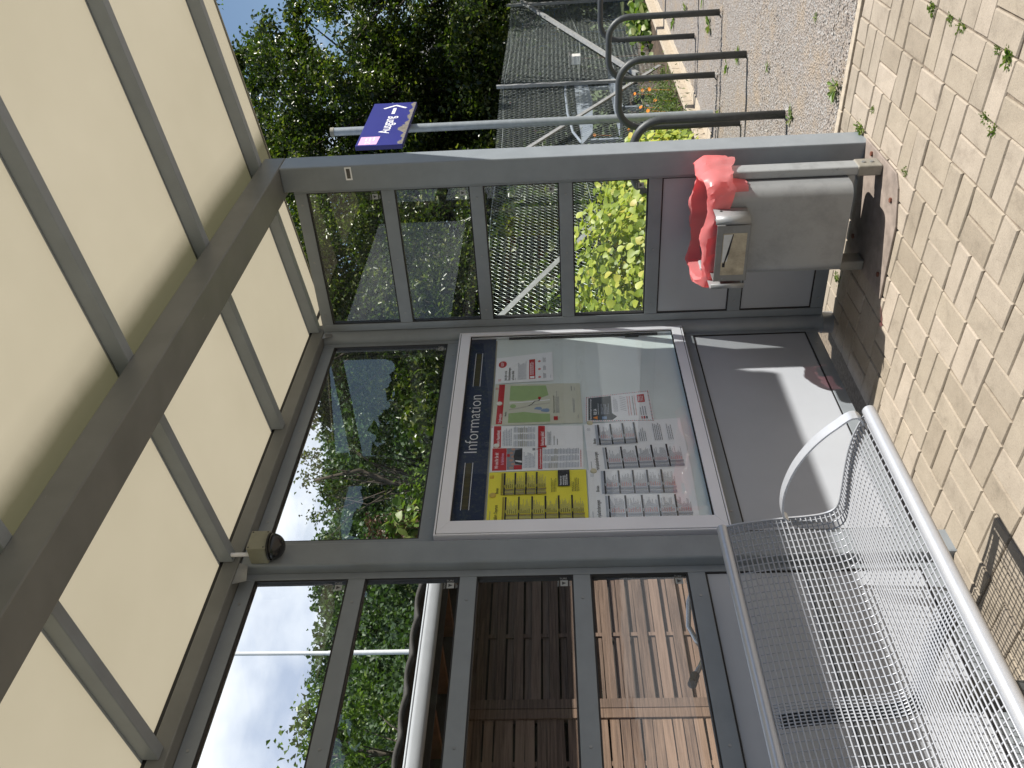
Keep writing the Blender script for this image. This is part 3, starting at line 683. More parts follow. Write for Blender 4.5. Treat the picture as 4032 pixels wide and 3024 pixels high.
mb = MB(); frame_ring(mb, I0 - .002, I1 + .002, J0 - .002, J1 + .002, I0 + .007, I1 - .007, J0 + .007, J1 - .007, -.031, -.0295); mb.build('gasket', 'gasket', dc)
mb = MB(); mb.box(I0 - .01, I1 + .01, -.0088, -.0012, J0 - .01, 1.768); mb.build('back_panel', 'board_white', dc)
mb = MB(); mb.box(I0 - .01, I1 + .01, -.0105, -.0012, 1.7685, J1 + .01); hd = mb.build('header', 'header_mould', dc)
mb = MB(); mb.box(I0 + .02, I1 - .02, -.0125, -.0025, 1.7615, 1.7675); mb.build('paper_rail', 'cap_grey', dc)
mb = MB(); mb.box(I0, I1, -.0255, -.0215, J0, J1); mb.build('glass_pane', 'case_glass', dc)
mb = MB(); mb.box(-.082, -.0745, -.02, -.0092, .92, 1.70); mb.box(-.095, -.075, -.0205, -.0095, 1.02, 1.09); mb.each('latch_rail', 'gasket', dc)
# header lettering and the two framed strips
mb = MB(); V, F, wd = text_shape('Information', -0.012); x0, x1, zb, hh = -.999, -.568, 1.8205, .060
mb.add([(x0 + v[0] / wd * (x1 - x0), -.0112, zb + v[1] * hh) for v in V], F, 'sign_white')
for (a, b_) in ((-1.364, -1.066), (-.496, -.203)):
    mb.add([(a + .004, -.0112, 1.838), (b_ - .004, -.0112, 1.838), (b_ - .004, -.0112, 1.864), (a + .004, -.0112, 1.864)], [(0, 1, 2, 3)], 'header_olive')
    for z in (1.8335, 1.8675): mb.add([(a, -.0112, z - .0012), (b_, -.0112, z - .0012), (b_, -.0112, z + .0012), (a, -.0112, z + .0012)], [(0, 1, 2, 3)], 'sign_white')
mb.build('header_lettering', None, dc)
mb = MB(); mb.add([(-.56, -.0091, .95), (-.40, -.0091, 1.02), (-.39, -.0091, 1.05), (-.44, -.0091, 1.04)], [(0, 1, 2, 3)]); 
for (a, b_, z0, z1) in ((-.50, -.40, 1.26, 1.30), (-.36, -.30, 1.40, 1.42)): mb.add([(a, -.0091, z0), (b_, -.0091, z0 + .01), (b_ - .01, -.0091, z1), (a + .02, -.0091, z1)], [(0, 1, 2, 3)])

# --- posters: content is laid out in sheet coordinates s (right) and t (down), 0..1
class Sheet:
    def __init__(s, TL, TR, BR, BL, y, paper, seed, curl=.0):
        s.c = (TL, TR, BR, BL); s.y = y; s.mb = MB(); s.k = 0; s.rng = random.Random(seed); s.curl = 0
        s.W = math.dist(TL, TR); s.H = math.dist(TL, BL)
        n = 10; vs = [s.P(i / n, j / n, 0) for j in range(n + 1) for i in range(n + 1)]
        s.mb.add(vs, [(j * (n + 1) + i, j * (n + 1) + i + 1, (j + 1) * (n + 1) + i + 1, (j + 1) * (n + 1) + i) for j in range(n) for i in range(n)], paper)
    def P(s, a, b_, d):
        TL, TR, BR, BL = s.c
        x = (TL[0] * (1 - a) + TR[0] * a) * (1 - b_) + (BL[0] * (1 - a) + BR[0] * a) * b_
        z = (TL[1] * (1 - a) + TR[1] * a) * (1 - b_) + (BL[1] * (1 - a) + BR[1] * a) * b_
        return (x, s.y - d - s.curl * (b_ ** 3 * .6 + (2 * a - 1) ** 4 * .4), z)
    def lay(s): s.k += 1; return .0003 + .00006 * s.k
    def poly(s, pts, mat, d=None):
        d = d or s.lay(); s.mb.add([s.P(a, b_, d) for a, b_ in pts], [tuple(range(len(pts)))], mat)
    def rect(s, a0, b0, a1, b1, mat, d=None): s.poly([(a0, b1), (a1, b1), (a1, b0), (a0, b0)], mat, d)
    def text(s, st, a, b_, h, mat, maxw=None, d=None, sq_=1.0, rot=0):
        V, F, wd = text_shape(st, .012); kh = h; kw = h * s.H / s.W * sq_ * 1.43
        if maxw and wd * kw > maxw: kw = maxw / wd
        d = d or s.lay()
        if rot == 0: s.mb.add([s.P(a + v[0] * kw, b_ - v[1] * kh, d) for v in V], F, mat)
        else:
            ca_, sa_ = math.cos(rot), math.sin(rot)
            s.mb.add([s.P(a + (v[0] * h * .72 * ca_ - v[1] * h * sa_) * s.H / s.W, b_ - (v[0] * h * .72 * sa_ + v[1] * h * ca_), d) for v in V], F, mat)
    def lines(s, a0, b0, a1, b1, n, mat, fill=.45, rag=.35):
        d = s.lay(); st = (b1 - b0) / n
        for k in range(n):
            w = (a1 - a0) * (1 - rag * s.rng.random()); y0 = b0 + k * st; a = a0; 
            while a < a0 + w - .002:
                ln = (a1 - a0) * s.rng.uniform(.04, .16); e = min(a + ln, a0 + w); s.rect(a, y0, e, y0 + st * fill, mat, d); a = e + (a1 - a0) * .018
    def build(s, name, label, group=None):
        o = s.mb.build(name, None); return tag(o, label, 'notice', group)
    def logo(s, a, b_, h, mat='ink_red', inner='paper'):
        w = h * s.H / s.W * 1.35
        s.rect(a, b_, a + w, b_ + h, mat); s.rect(a + w * .08, b_ + h * .11, a + w * .92, b_ + h * .89, inner); s.text('DB', a + w * .17, b_ + h * .78, h * .56, mat, sq_=.8, maxw=w * .66)
GP = 'notices pinned in the display case'
YS = -.0132
# 1 white notice with red stamp
s = Sheet((-.480, 1.759), (-.258, 1.759), (-.214, 1.474), (-.467, 1.471), YS, 'paper', 1, .004)
s.logo(.08, .055, .045); 
s.poly([(.72 + .13 * math.cos(i / 20 * 6.283), .115 + .072 * math.sin(i / 20 * 6.283)) for i in range(20)], 'ink_red'); s.lines(.64, .085, .81, .145, 3, 'paper', .4, .2)
for i, tx in enumerate(('Jetzt gibt es die', 'Fahrplanänderungen', 'auf einen Blick')): s.text(tx, .09, .195 + i * .064, .044, 'ink', sq_=.72, maxw=.86)
s.rect(.09, .345, .16, .35, 'ink'); s.lines(.09, .39, .80, .545, 8, 'ink_soft', .35, .25)
s.rect(.09, .585, .80, .69, 'ink_red'); s.rect(.11, .60, .19, .675, 'paper'); s.lines(.23, .605, .76, .67, 3, 'paper', .45, .2)
for k in range(3): s.poly([(.14 + k * .28 + .035 * math.cos(i / 10 * 6.283), .765 + .026 * math.sin(i / 10 * 6.283)) for i in range(10)], 'ink_pinkred'); s.lines(.09 + k * .28, .83, .28 + k * .28, .885, 3, 'ink_soft', .4, .3)
s.lines(.09, .95, .22, .965, 1, 'ink_pale'); s.build('paper_notice', 'white paper notice with a red round stamp and Fahrplanänderungen in bold', GP)
# 2 map
s = Sheet((-.812, 1.763), (-.485, 1.756), (-.497, 1.343), (-.809, 1.341), YS + .0004, 'paper_map', 2, .002)
s.rect(.03, .045, .99, .115, 'ink_red'); s.rect(.16, .115, .985, .13, 'paper_map'); s.text('Umgebungsplan', .06, .10, .030, 'paper', sq_=.6); s.logo(.86, .008, .03, inner='paper_map')
s.text('Binolen', .21, .155, .019, 'ink')
s.rect(.05, .18, .95, .645, 'paper_map'); 
s.poly([(.05, .18), (.27, .18), (.30, .35), (.25, .52), (.24, .645), (.05, .645)], 'map_green')
s.poly([(.58, .18), (.95, .18), (.95, .60), (.70, .63), (.60, .50), (.56, .33)], 'map_green')
s.poly([(.44 + .05 * math.cos(i / 14 * 6.283), .225 + .035 * math.sin(i / 14 * 6.283)) for i in range(14)], 'map_green')
for cx_, cy_, rx_, ry_ in ((.37, .51, .035, .045), (.32, .59, .045, .05)): s.poly([(cx_ + rx_ * math.cos(i / 14 * 6.283) + .01 * math.sin(i), cy_ + ry_ * math.sin(i / 14 * 6.283)) for i in range(14)], 'map_blue')
def pathline(pts, w, mat):
    d = s.lay()
    for p, q in zip(pts[:-1], pts[1:]):
        dx, dy = q[0] - p[0], q[1] - p[1]; L = math.hypot(dx, dy); nx_, ny_ = -dy / L * w, dx / L * w
        s.poly([(p[0] + nx_, p[1] + ny_), (q[0] + nx_, q[1] + ny_), (q[0] - nx_, q[1] - ny_), (p[0] - nx_, p[1] - ny_)], mat, d)
pathline([(.36, .18), (.40, .32), (.46, .45), (.50, .645)], .012, 'map_grey'); pathline([(.52, .18), (.54, .40), (.58, .645)], .008, 'paper')
pathline([(.44, .40), (.48, .44), (.55, .47), (.56, .52), (.62, .53)], .006, 'ink'); s.rect(.60, .51, .66, .54, 'ink_red')
s.text('Wegbeschreibung Schienenersatzverkehr', .25, .695, .014, 'ink', maxw=.6); s.lines(.25, .71, .86, .755, 4, 'ink_soft', .35); s.rect(.08, .685, .17, .73, 'ink_red')
s.lines(.25, .905, .72, .93, 2, 'ink_soft', .4); s.lines(.80, .895, .95, .905, 1, 'ink', .5); s.lines(.80, .93, .93, .94, 1, 'ink_soft'); s.lines(.1, .955, .2, .965, 1, 'ink_soft')
s.build('paper_notice', 'pale sheet with red Umgebungsplan bar and green location map', GP)
# 3 four red-headed leaflets printed on one sheet
s = Sheet((-1.134, 1.755), (-.813, 1.763), (-.832, 1.343), (-1.130, 1.351), YS - .0006, 'paper', 3, .006)
s.rect(.02, .02, .49, .175, 'ink_red'); s.text('Wir sind für Sie da!', .06, .085, .038, 'paper', sq_=.62, maxw=.40); s.text('Ihr Bahnhofsteam.', .14, .145, .032, 'sign_pink', sq_=.6, maxw=.3)
s.rect(.03, .178, .49, .345, 'ink_soft')
for k in range(6): s.poly([(.07 + k * .078 + .025 * math.cos(i / 8 * 6.283), .225 + .02 * (k % 2) + .022 * math.sin(i / 8 * 6.283)) for i in range(8)], 'photo_skin')
s.rect(.03, .255, .12, .34, 'ink_red'); s.poly([(.12, .345), (.15, .27), (.30, .25), (.44, .27), (.47, .345)], 'ink'); s.rect(.30, .18, .36, .21, 'ink_red'); s.poly([(.17, .34), (.20, .27), (.225, .27), (.21, .34)], 'paper')
s.lines(.06, .36, .42, .49, 9, 'ink_pale', .5, .3); s.rect(.43, .455, .48, .485, 'ink_soft')
s.rect(.50, .03, .985, .11, 'ink_red'); s.text('Unsere Hausordnung', .54, .095, .036, 'paper', sq_=.62, maxw=.40); s.logo(.95, .0, .02)
s.lines(.54, .13, .93, .235, 6, 'ink_pale', .45, .2)
for k in range(3):
    s.lines(.52 + k * .158, .25, .66 + k * .158, .49, 15, 'ink_pale', .5, .2); s.lines(.52 + k * .158, .30, .66 + k * .158, .40, 5, 'map_grey', .5, .3)
s.rect(.02, .515, .485, .56, 'ink_red'); s.text('Ihre Fahrgastrechte im Eisenbahnverkehr', .04, .548, .018, 'paper', maxw=.42); s.logo(.44, .498, .016)
for k in range(3): s.lines(.035 + k * .15, .575, .17 + k * .15, .96, 24, 'ink_pale', .5, .2); s.lines(.035 + k * .15, .63 + k * .03, .17 + k * .15, .73, 5, 'map_grey', .5, .3)
s.lines(.04, .97, .46, .985, 1, 'ink_pinkred', .5)
s.rect(.49, .515, .985, .605, 'ink_red'); s.rect(.53, .59, .985, .605, 'paper'); s.text('Beleuchtung defekt?', .53, .578, .036, 'paper', sq_=.62, maxw=.40)
s.lines(.54, .62, .87, .665, 3, 'ink_soft', .4, .2); s.lines(.54, .685, .80, .70, 1, 'ink_soft', .5); s.lines(.54, .72, .74, .735, 1, 'ink_soft', .5)
s.build('paper_notice', 'white sheet of four red headed leaflets beside the yellow timetable', GP)
# timetables
def timetable(s, inkbg, cols, head, sub, black, hl):
    s.text(head[0], .02, .105, .036, 'ink', sq_=.66); 
    V, F, w0 = text_shape(head[0]); hx = .02 + w0 * .036 * s.H / s.W * .66 * 1.43 + .02
    if len(head) > 1: s.text(head[1], hx, .105, .034, 'ink', sq_=.58)
    s.text(sub, .56, .105, .030, 'ink', sq_=.66); s.lines(.02, .03, .25, .04, 1, 'ink_soft', .5)
    for (a0, a1, b0, b1, n) in cols:
        s.rect(a0, b0, a1, b0 + .02, 'ink_pale' if not hl else 'ink_olive')
        for k in range(n):
            y0 = b0 + .025 + (b1 - b0 - .03) * k / n; y1 = b0 + .025 + (b1 - b0 - .03) * (k + 1) / n - .004
            s.rect(a0, y0, a1, y0 + .017, 'ink'); s.lines(a0 + (a1 - a0) * .33, y0 + .006, a0 + (a1 - a0) * .45, y0 + .013, 1, s.paper, .9, 0)
            s.rect(a0, y0 + .017, a0 + (a1 - a0) * .10, y1, inkbg); s.rect(a0 + (a1 - a0) * .2, y0 + .017, a0 + (a1 - a0) * .28, y1, inkbg)
            m_ = max(3, int((y1 - y0) / .011)); s.lines(a0 + .005, y0 + .024, a0 + (a1 - a0) * .26, y1, m_ - 1, 'ink_soft', .4, .1)
            s.lines(a0 + (a1 - a0) * .3, y0 + .022, a0 + (a1 - a0) * .9, y1, m_, 'ink_soft', .35, .55)
            s.lines(a0 + (a1 - a0) * .3, y0 + .030, a0 + (a1 - a0) * .5, y1, max(2, m_ // 2), 'ink_pinkred' if not hl else 'ink', .3, .5)
s = Sheet((-1.446, 1.758), (-1.137, 1.758), (-1.132, 1.341), (-1.447, 1.343), YS, 'paper_yellow', 4, .001); s.paper = 'paper_yellow'; s.logo(.87, .015, .035, inner='paper_yellow')
timetable(s, 'ink_olive', [(.03, .49, .15, .975, 6), (.52, .965, .13, .60, 4)], ('Abfahrt', 'Departure'), 'Binolen', 1, True)
s.rect(.66, .71, .985, .83, 'ink'); s.text('Fahrplanänderungen', .68, .745, .02, 'paper', sq_=.6, maxw=.28); s.lines(.68, .76, .90, .815, 3, 'paper', .4, .2); s.lines(.55, .64, .86, .70, 4, 'ink', .3, .3); s.lines(.55, .85, .9, .93, 5, 'ink', .3, .5)
s.build('paper_notice', 'bright yellow departure timetable at the left of the display case', GP)
s = Sheet((-1.148, 1.329), (-.823, 1.337), (-.795, .896), (-1.139, .892), YS - .0007, 'paper', 5, .006); s.paper = 'paper'; s.logo(.85, .03, .03, 'ink_pale')
timetable(s, 'ink_pale', [(.03, .47, .16, .95, 5), (.52, .96, .11, .52, 3)], ('Fahrplanänderungen',), 'Binolen', 1, False); s.rect(.52, .505, .96, .522, 'ink')
s.lines(.55, .55, .85, .63, 4, 'ink_soft', .3, .4); s.lines(.55, .70, .95, .79, 5, 'ink_soft', .35, .2); s.lines(.55, .84, .92, .9, 3, 'ink_soft', .3, .4)
s.build('paper_notice', 'white change timetable with half empty right column and wrinkled lower corner', GP)
s = Sheet((-1.451, 1.339), (-1.137, 1.336), (-1.139, .892), (-1.457, .901), YS, 'paper', 6, .002); s.paper = 'paper'; s.logo(.86, .03, .03, 'ink_pale')
timetable(s, 'ink_pale', [(.03, .48, .155, .955, 5), (.51, .965, .13, .84, 5)], ('Fahrplanänderungen',), 'Binolen', 1, False)
s.build('paper_notice', 'white change timetable in the lower left corner of the case', GP)
# RB 54 card with striped border
s = Sheet((-.805, 1.331), (-.614, 1.322), (-.573, 1.015), (-.814, 1.013), YS - .0004, 'paper', 7, .006)
d = s.lay()
for k in range(34):
    b0 = .015 + k * .0288
    for a in (.015, .96): s.poly([(a, b0 + .012), (a + .028, b0), (a + .028, b0 + .014), (a, b0 + .026)], 'ink_red' if k % 2 else 'ink', d)
for k in range(22):
    a0 = .02 + k * .044
    for bb in (.012, .968): s.poly([(a0, bb + .02), (a0 + .02, bb + .02), (a0 + .03, bb), (a0 + .01, bb)], 'ink_red' if k % 2 else 'ink', d)
s.poly([(.06, .05), (.94, .05), (.94, .40), (.30, .40), (.18, .47), (.06, .40)], 'card_dark')
s.text('Baustellenbedingte Einschränkungen', .09, .095, .024, 'paper', maxw=.8); s.text('RB 54', .27, .175, .048, 'paper', sq_=.8); s.poly([(.08, .185), (.22, .185), (.15, .115)], 'petal_orange'); s.rect(.09, .25, .19, .32, 'map_blue')
s.lines(.27, .195, .75, .21, 1, 'paper', .4); s.lines(.27, .24, .68, .37, 6, 'ink_pale', .4, .4); s.lines(.34, .43, .88, .50, 5, 'ink_soft', .3, .3)
for k in range(8): s.poly([(.35 + k * .065, .62), (.36 + k * .065, .62), (.43 + k * .065, .53), (.42 + k * .065, .53)], 'ink_soft')
for b0, mt_ in ((.64, 'ink_pinkred'), (.675, 'ink_pinkred'), (.72, 'ink'), (.75, 'ink_pinkred')):
    dd = s.lay()
    for k in range(16): s.rect(.20 + k * .042, b0, .222 + k * .042, b0 + .014, mt_, dd)
s.rect(.62, .80, .88, .91, 'ink_red'); s.lines(.65, .815, .85, .90, 4, 'paper', .4, .2)
for k, mt_ in enumerate(('ink_pinkred', 'ink_red', 'card_dark')): s.rect(.08, .82 + k * .035, .16, .84 + k * .035, mt_); s.lines(.20, .82 + k * .035, .50, .84 + k * .035, 1, 'ink_soft', .5)
s.build('paper_notice', 'small card with red and black striped border headed RB 54', GP)
# round magnets
for (x_, z_, mt_, lb) in ((-.648, 1.731, 'magnet_white', 'white round magnet on the red bar of the map sheet'), (-.961, 1.733, 'magnet_white', 'white round magnet on the red headed leaflets'),
                          (-1.284, 1.737, 'magnet_yellow', 'yellow round magnet at the top of the yellow timetable'), (-.816, 1.309, 'magnet_cream', 'cream round magnet at the corner of the striped card'),
                          (-1.147, 1.309, 'magnet_cream', 'cream round magnet half under the two white timetables')):
    mb = MB(); mb.tube([(x_, -.0142, z_), (x_, -.0185, z_), (x_, -.0203, z_)], [.0135, .0135, .010], 18); tag(mb.build('magnet', mt_, smooth=math.radians(40)), lb, 'magnet', 'round magnets in the display case')

# ------------------------------------------------------------------ bench
PROF = [(-.226, .871), (-.241, .818), (-.254, .742), (-.264, .663), (-.272, .582), (-.282, .528), (-.301, .493), (-.335, .479), (-.397, .479), (-.476, .483), (-.568, .485), (-.637, .480), (-.682, .471), (-.712, .462), (-.732, .455)]
def resample(pts, n):
    # smooth curve through the profile points (Catmull-Rom), evenly spaced
    P = [Vector((0, p[0], p[1])) for p in pts]; out = []
    for i in range(len(P) - 1):
        a, b_, c, d = P[max(i - 1, 0)], P[i], P[i + 1], P[min(i + 2, len(P) - 1)]
        for k in range(10):
            t_ = k / 10; out.append(0.5 * ((2 * b_) + (c - a) * t_ + (2 * a - 5 * b_ + 4 * c - d) * t_ ** 2 + (3 * b_ - a - 3 * c + d) * t_ ** 3))
    out.append(P[-1]); L = [0]
    for a, b_ in zip(out[:-1], out[1:]): L.append(L[-1] + (b_ - a).length)
    res = []; j = 0
    for k in range(n):
        s_ = L[-1] * k / (n - 1)
        while j < len(L) - 2 and L[j + 1] < s_: j += 1
        f = (s_ - L[j]) / max(L[j + 1] - L[j], 1e-9); res.append(out[j].lerp(out[j + 1], f))
    return res, L[-1]
PR, PL = resample(PROF, 60)
def nrm(i):
    d = (PR[min(i + 1, len(PR) - 1)] - PR[max(i - 1, 0)]).normalized(); return Vector((0, d.z, -d.y)) if True else None
be = thing('wire_bench', 'silver wire mesh bench with bow armrest along the shelter back wall', 'bench', (-2.8, -.45, 0))
XR, XL = -1.712, -3.92
# sign of the surface normal: upwards on the seat
sgn = 1 if nrm(45).z > 0 else -1
N = lambda i: nrm(i) * sgn
mb = MB(); nl = int(PL / .0165); LW, _ = resample(PROF, nl)
for p in LW[1:-1]:
    mb.tube([(XR - .004, p.y, p.z), (XL + .004, p.y, p.z)], .0026, 6)
xs_c = []; x = XR - .012
joints = (-2.447, -3.182)
while x > XL:
    if not any(abs(x - (j - .02)) < .045 for j in joints): xs_c.append(x)
    x -= .0298
for j in joints: xs_c += [j + .012 - k * .0108 for k in range(8)]
for x in xs_c:
    pts = [PR[i] - N(i) * .0044 for i in range(0, len(PR), 1)]
    mb.tube([(x, p.y, p.z) for p in pts], .0022, 5, cap=False)
mb.build('wire_seat', 'bench_steel', be, smooth=True)
mb = MB(); mb.tube([(XR + .004, -.742, .449), (XL, -.742, .449)], .0215, 16); mb.build('front_tube', 'bench_tube', be, smooth=math.radians(40))
mb = MB(); mb.tube([(XR + .004, -.222, .876), (XL, -.222, .876)], .019, 16); mb.build('back_tube', 'bench_tube', be, smooth=math.radians(40))
for x in (XR + .003, XL):       # flat end bands that follow the profile
    mb = MB(); n = len(PR); vs = []
    for i in range(n):
        p = PR[i]; q = N(i)
        for dx, dn in ((-.003, .004), (.003, .004), (.003, -.036), (-.003, -.036)): vs.append((x + dx, p.y + q.y * dn, p.z + q.z * dn))
    fs = [(4 * i + k, 4 * i + (k + 1) % 4, 4 * (i + 1) + (k + 1) % 4, 4 * (i + 1) + k) for i in range(n - 1) for k in range(4)] + [(0, 1, 2, 3), (4 * n - 1, 4 * n - 2, 4 * n - 3, 4 * n - 4)]
    mb.add(vs, fs); mb.build('end_band', 'bench_tube', be, smooth=math.radians(30))
ARM = [(-.285, .655), (-.305, .674), (-.36, .684), (-.43, .683), (-.52, .664), (-.60, .629), (-.66, .588), (-.70, .550), (-.730, .520), (-.739, .498), (-.728, .480), (-.705, .468)]
AR, _ = resample(ARM, 40)
for x in (XR - .013, XL + .013):
    mb = MB(); vs = []; n = len(AR)
    for i in range(n):
        d = (AR[min(i + 1, n - 1)] - AR[max(i - 1, 0)]).normalized(); q = Vector((0, -d.z, d.y))
        for dx, dn in ((-.019, .0035), (.019, .0035), (.019, -.0035), (-.019, -.0035)): vs.append((x + dx, AR[i].y + q.y * dn, AR[i].z + q.z * dn))
    fs = [(4 * i + k, 4 * i + (k + 1) % 4, 4 * (i + 1) + (k + 1) % 4, 4 * (i + 1) + k) for i in range(n - 1) for k in range(4)] + [(0, 1, 2, 3), (4 * n - 1, 4 * n - 2, 4 * n - 3, 4 * n - 4)]
    mb.add(vs, fs); mb.build('armrest', 'bench_tube', be, smooth=math.radians(30))
for x in (-2.485, -3.22):       # supports: flat bar under seat and behind the back, leg to the ground
    mb = MB(); vs = []; n = len(PR) - 6
    for i in range(n):
        p = PR[i + 2]; q = N(i + 2)
        for dx, dn in ((-.02, -.008), (.02, -.008), (.02, -.022), (-.02, -.022)): vs.append((x + dx, p.y + q.y * dn, p.z + q.z * dn))
    fs = [(4 * i + k, 4 * i + (k + 1) % 4, 4 * (i + 1) + (k + 1) % 4, 4 * (i + 1) + k) for i in range(n - 1) for k in range(4)] + [(0, 1, 2, 3), (4 * n - 1, 4 * n - 2, 4 * n - 3, 4 * n - 4)]
    mb.add(vs, fs); mb.box(x - .03, x + .03, -.36, -.30, .006, .462); mb.box(x - .06, x + .06, -.42, -.24, -.002, .008)
    mb.build('support_leg', 'rack_steel', be)

# ------------------------------------------------------------------ litter bin
bn = thing('litter_bin', 'worn zinc litter bin with a red plastic liner by the front shelter post', 'litter bin', (-.28, -.74, 0))
mb = MB(); mb.prism([(-.05, -1.016), (-.46, -1.016), (-.508, -.968), (-.565, -.82), (-.565, -.47), (-.05, -.47)], .0005, .0115, axis='z'); mb.build('base_plate', 'rust_plate', bn, bevel=.003)
mb = MB()
for x_, y_ in ((-.16, -.985), (-.47, -.90), (-.50, -.56), (-.12, -.56)): mb.disc((x_, y_, .0115), .011, (0, 0, 1), .008, 6)
mb.each('bolt', 'rust_bolt', bn)
for y_ in (-.97, -.505):
    mb = MB(); mb.box(-.312, -.232, y_ - .020, y_ + .020, .012, .765); mb.build('frame_post', 'bin_worn', bn, bevel=.008, seg=3)
    mb = MB(); mb.box(-.316, -.228, y_ - .024, y_ + .024, .0115, .118); mb.build('post_foot', 'foot_sleeve', bn, bevel=.008, seg=3)
mb = MB()
for z_ in (.05, .085): mb.disc((-.272, -.9945, z_), .008, (0, -1, 0), .004, 10)
mb.each('bolt', 'plate_steel', bn)
mb = MB(); mb.box(-.300, -.244, -.949, -.526, .118, .152); mb.build('cross_bar', 'bin_worn', bn, bevel=.004)
# bin body: open-topped, rounded upright corners
def rrect(x0, x1, y0, y1, r, n=6):
    o = []
    for cx_, cy_, a0 in ((x1 - r, y1 - r, 0), (x0 + r, y1 - r, 90), (x0 + r, y0 + r, 180), (x1 - r, y0 + r, 270)):
        for k in range(n + 1): a = math.radians(a0 + 90 * k / n); o.append((cx_ + r * math.cos(a), cy_ + r * math.sin(a)))
    return o
o1 = rrect(-.420, -.125, -.947, -.529, .055); i1 = rrect(-.416, -.129, -.943, -.533, .051); n = len(o1)
vs = [(p[0], p[1], .155) for p in o1] + [(p[0], p[1], .745) for p in o1] + [(p[0], p[1], .745) for p in i1] + [(p[0], p[1], .162) for p in i1]
fs = [(k, (k + 1) % n, n + (k + 1) % n, n + k) for k in range(n)] + [(n + k, n + (k + 1) % n, 2 * n + (k + 1) % n, 2 * n + k) for k in range(n)] + [(2 * n + k, 2 * n + (k + 1) % n, 3 * n + (k + 1) % n, 3 * n + k) for k in range(n)] + [tuple(reversed(range(n))), tuple(range(3 * n, 4 * n))]
mb = MB(); mb.add(vs, fs); mb.build('bin_body', 'bin_zinc', bn, smooth=math.radians(40))
# ashtray on the front
ash = MB(); x0, x1, y0, y1, z0, z1 = -.512, -.4215, -.832, -.560, .597, .742; w = .004
ash.box(x0, x1, y0, y1, z0, z0 + w); ash.box(x0, x0 + w, y0, y1, z0 + w, z1); ash.box(x1 - w, x1, y0, y1, z0 + w, z1); ash.box(x0 + w, x1 - w, y0, y0 + w, z0 + w, z1); ash.box(x0 + w, x1 - w, y1 - w, y1, z0 + w, z1)
at_ = ash.build('ashtray', 'ash_worn', bn, bevel=.0015)
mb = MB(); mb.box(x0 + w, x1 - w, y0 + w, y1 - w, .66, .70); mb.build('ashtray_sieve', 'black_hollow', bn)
mb = MB(); mb.box(x0 - .0012, x0 - .0003, -.795, -.592, .612, .715); mb.build('notice_plate', 'sticker_tan', at_)
mb = MB(); mb.add([(x0 - .0018, -.79, .672), (x0 - .0018, -.66, .690), (x0 - .0018, -.655, .712), (x0 - .0018, -.79, .712)], [(0, 1, 2, 3)]); mb.build('torn_label', 'sticker_pale', at_)
mb = MB(); mb.add([(x0 - .0022, -.792, .670), (x0 - .0022, -.70, .684), (x0 - .0022, -.645, .700), (x0 - .0022, -.640, .706), (x0 - .0022, -.70, .688), (x0 - .0022, -.792, .674)], [(0, 1, 2, 5), (2, 3, 4, 5)]); mb.add([(x0 - .0022, -.652, .697), (x0 - .0022, -.632, .697), (x0 - .0022, -.632, .709), (x0 - .0022, -.652, .709)], [(0, 1, 2, 3)]); mb.build('scorch_mark', 'ink', at_)
def bent_plate(yo, s_):    # U-shaped lug holding the ashtray
    pts = [(-.421, yo), (-.500, yo), (-.513, yo + .004 * s_), (-.520, yo + .014 * s_), (-.520, yo + .030 * s_)]
    mb = MB(); vs = []
    for (x_, y_) in pts:
        for z_ in (.606, .752): vs.append((x_, y_, z_))
    mb.add(vs, [(2 * k, 2 * k + 2, 2 * k + 3, 2 * k + 1) for k in range(len(pts) - 1)])
    o = mb.build('ashtray_lug', 'bin_zinc', bn, smooth=math.radians(60)); so = o.modifiers.new('thick', 'SOLIDIFY'); so.thickness = .004; so.offset = 0
bent_plate(-.872, 1); bent_plate(-.522, -1)
mb = MB(); mb.disc((-.455, -.8745, .722), .006, (0, -1, 0), .001, 10); mb.build('lug_hole', 'black_hollow', bn)
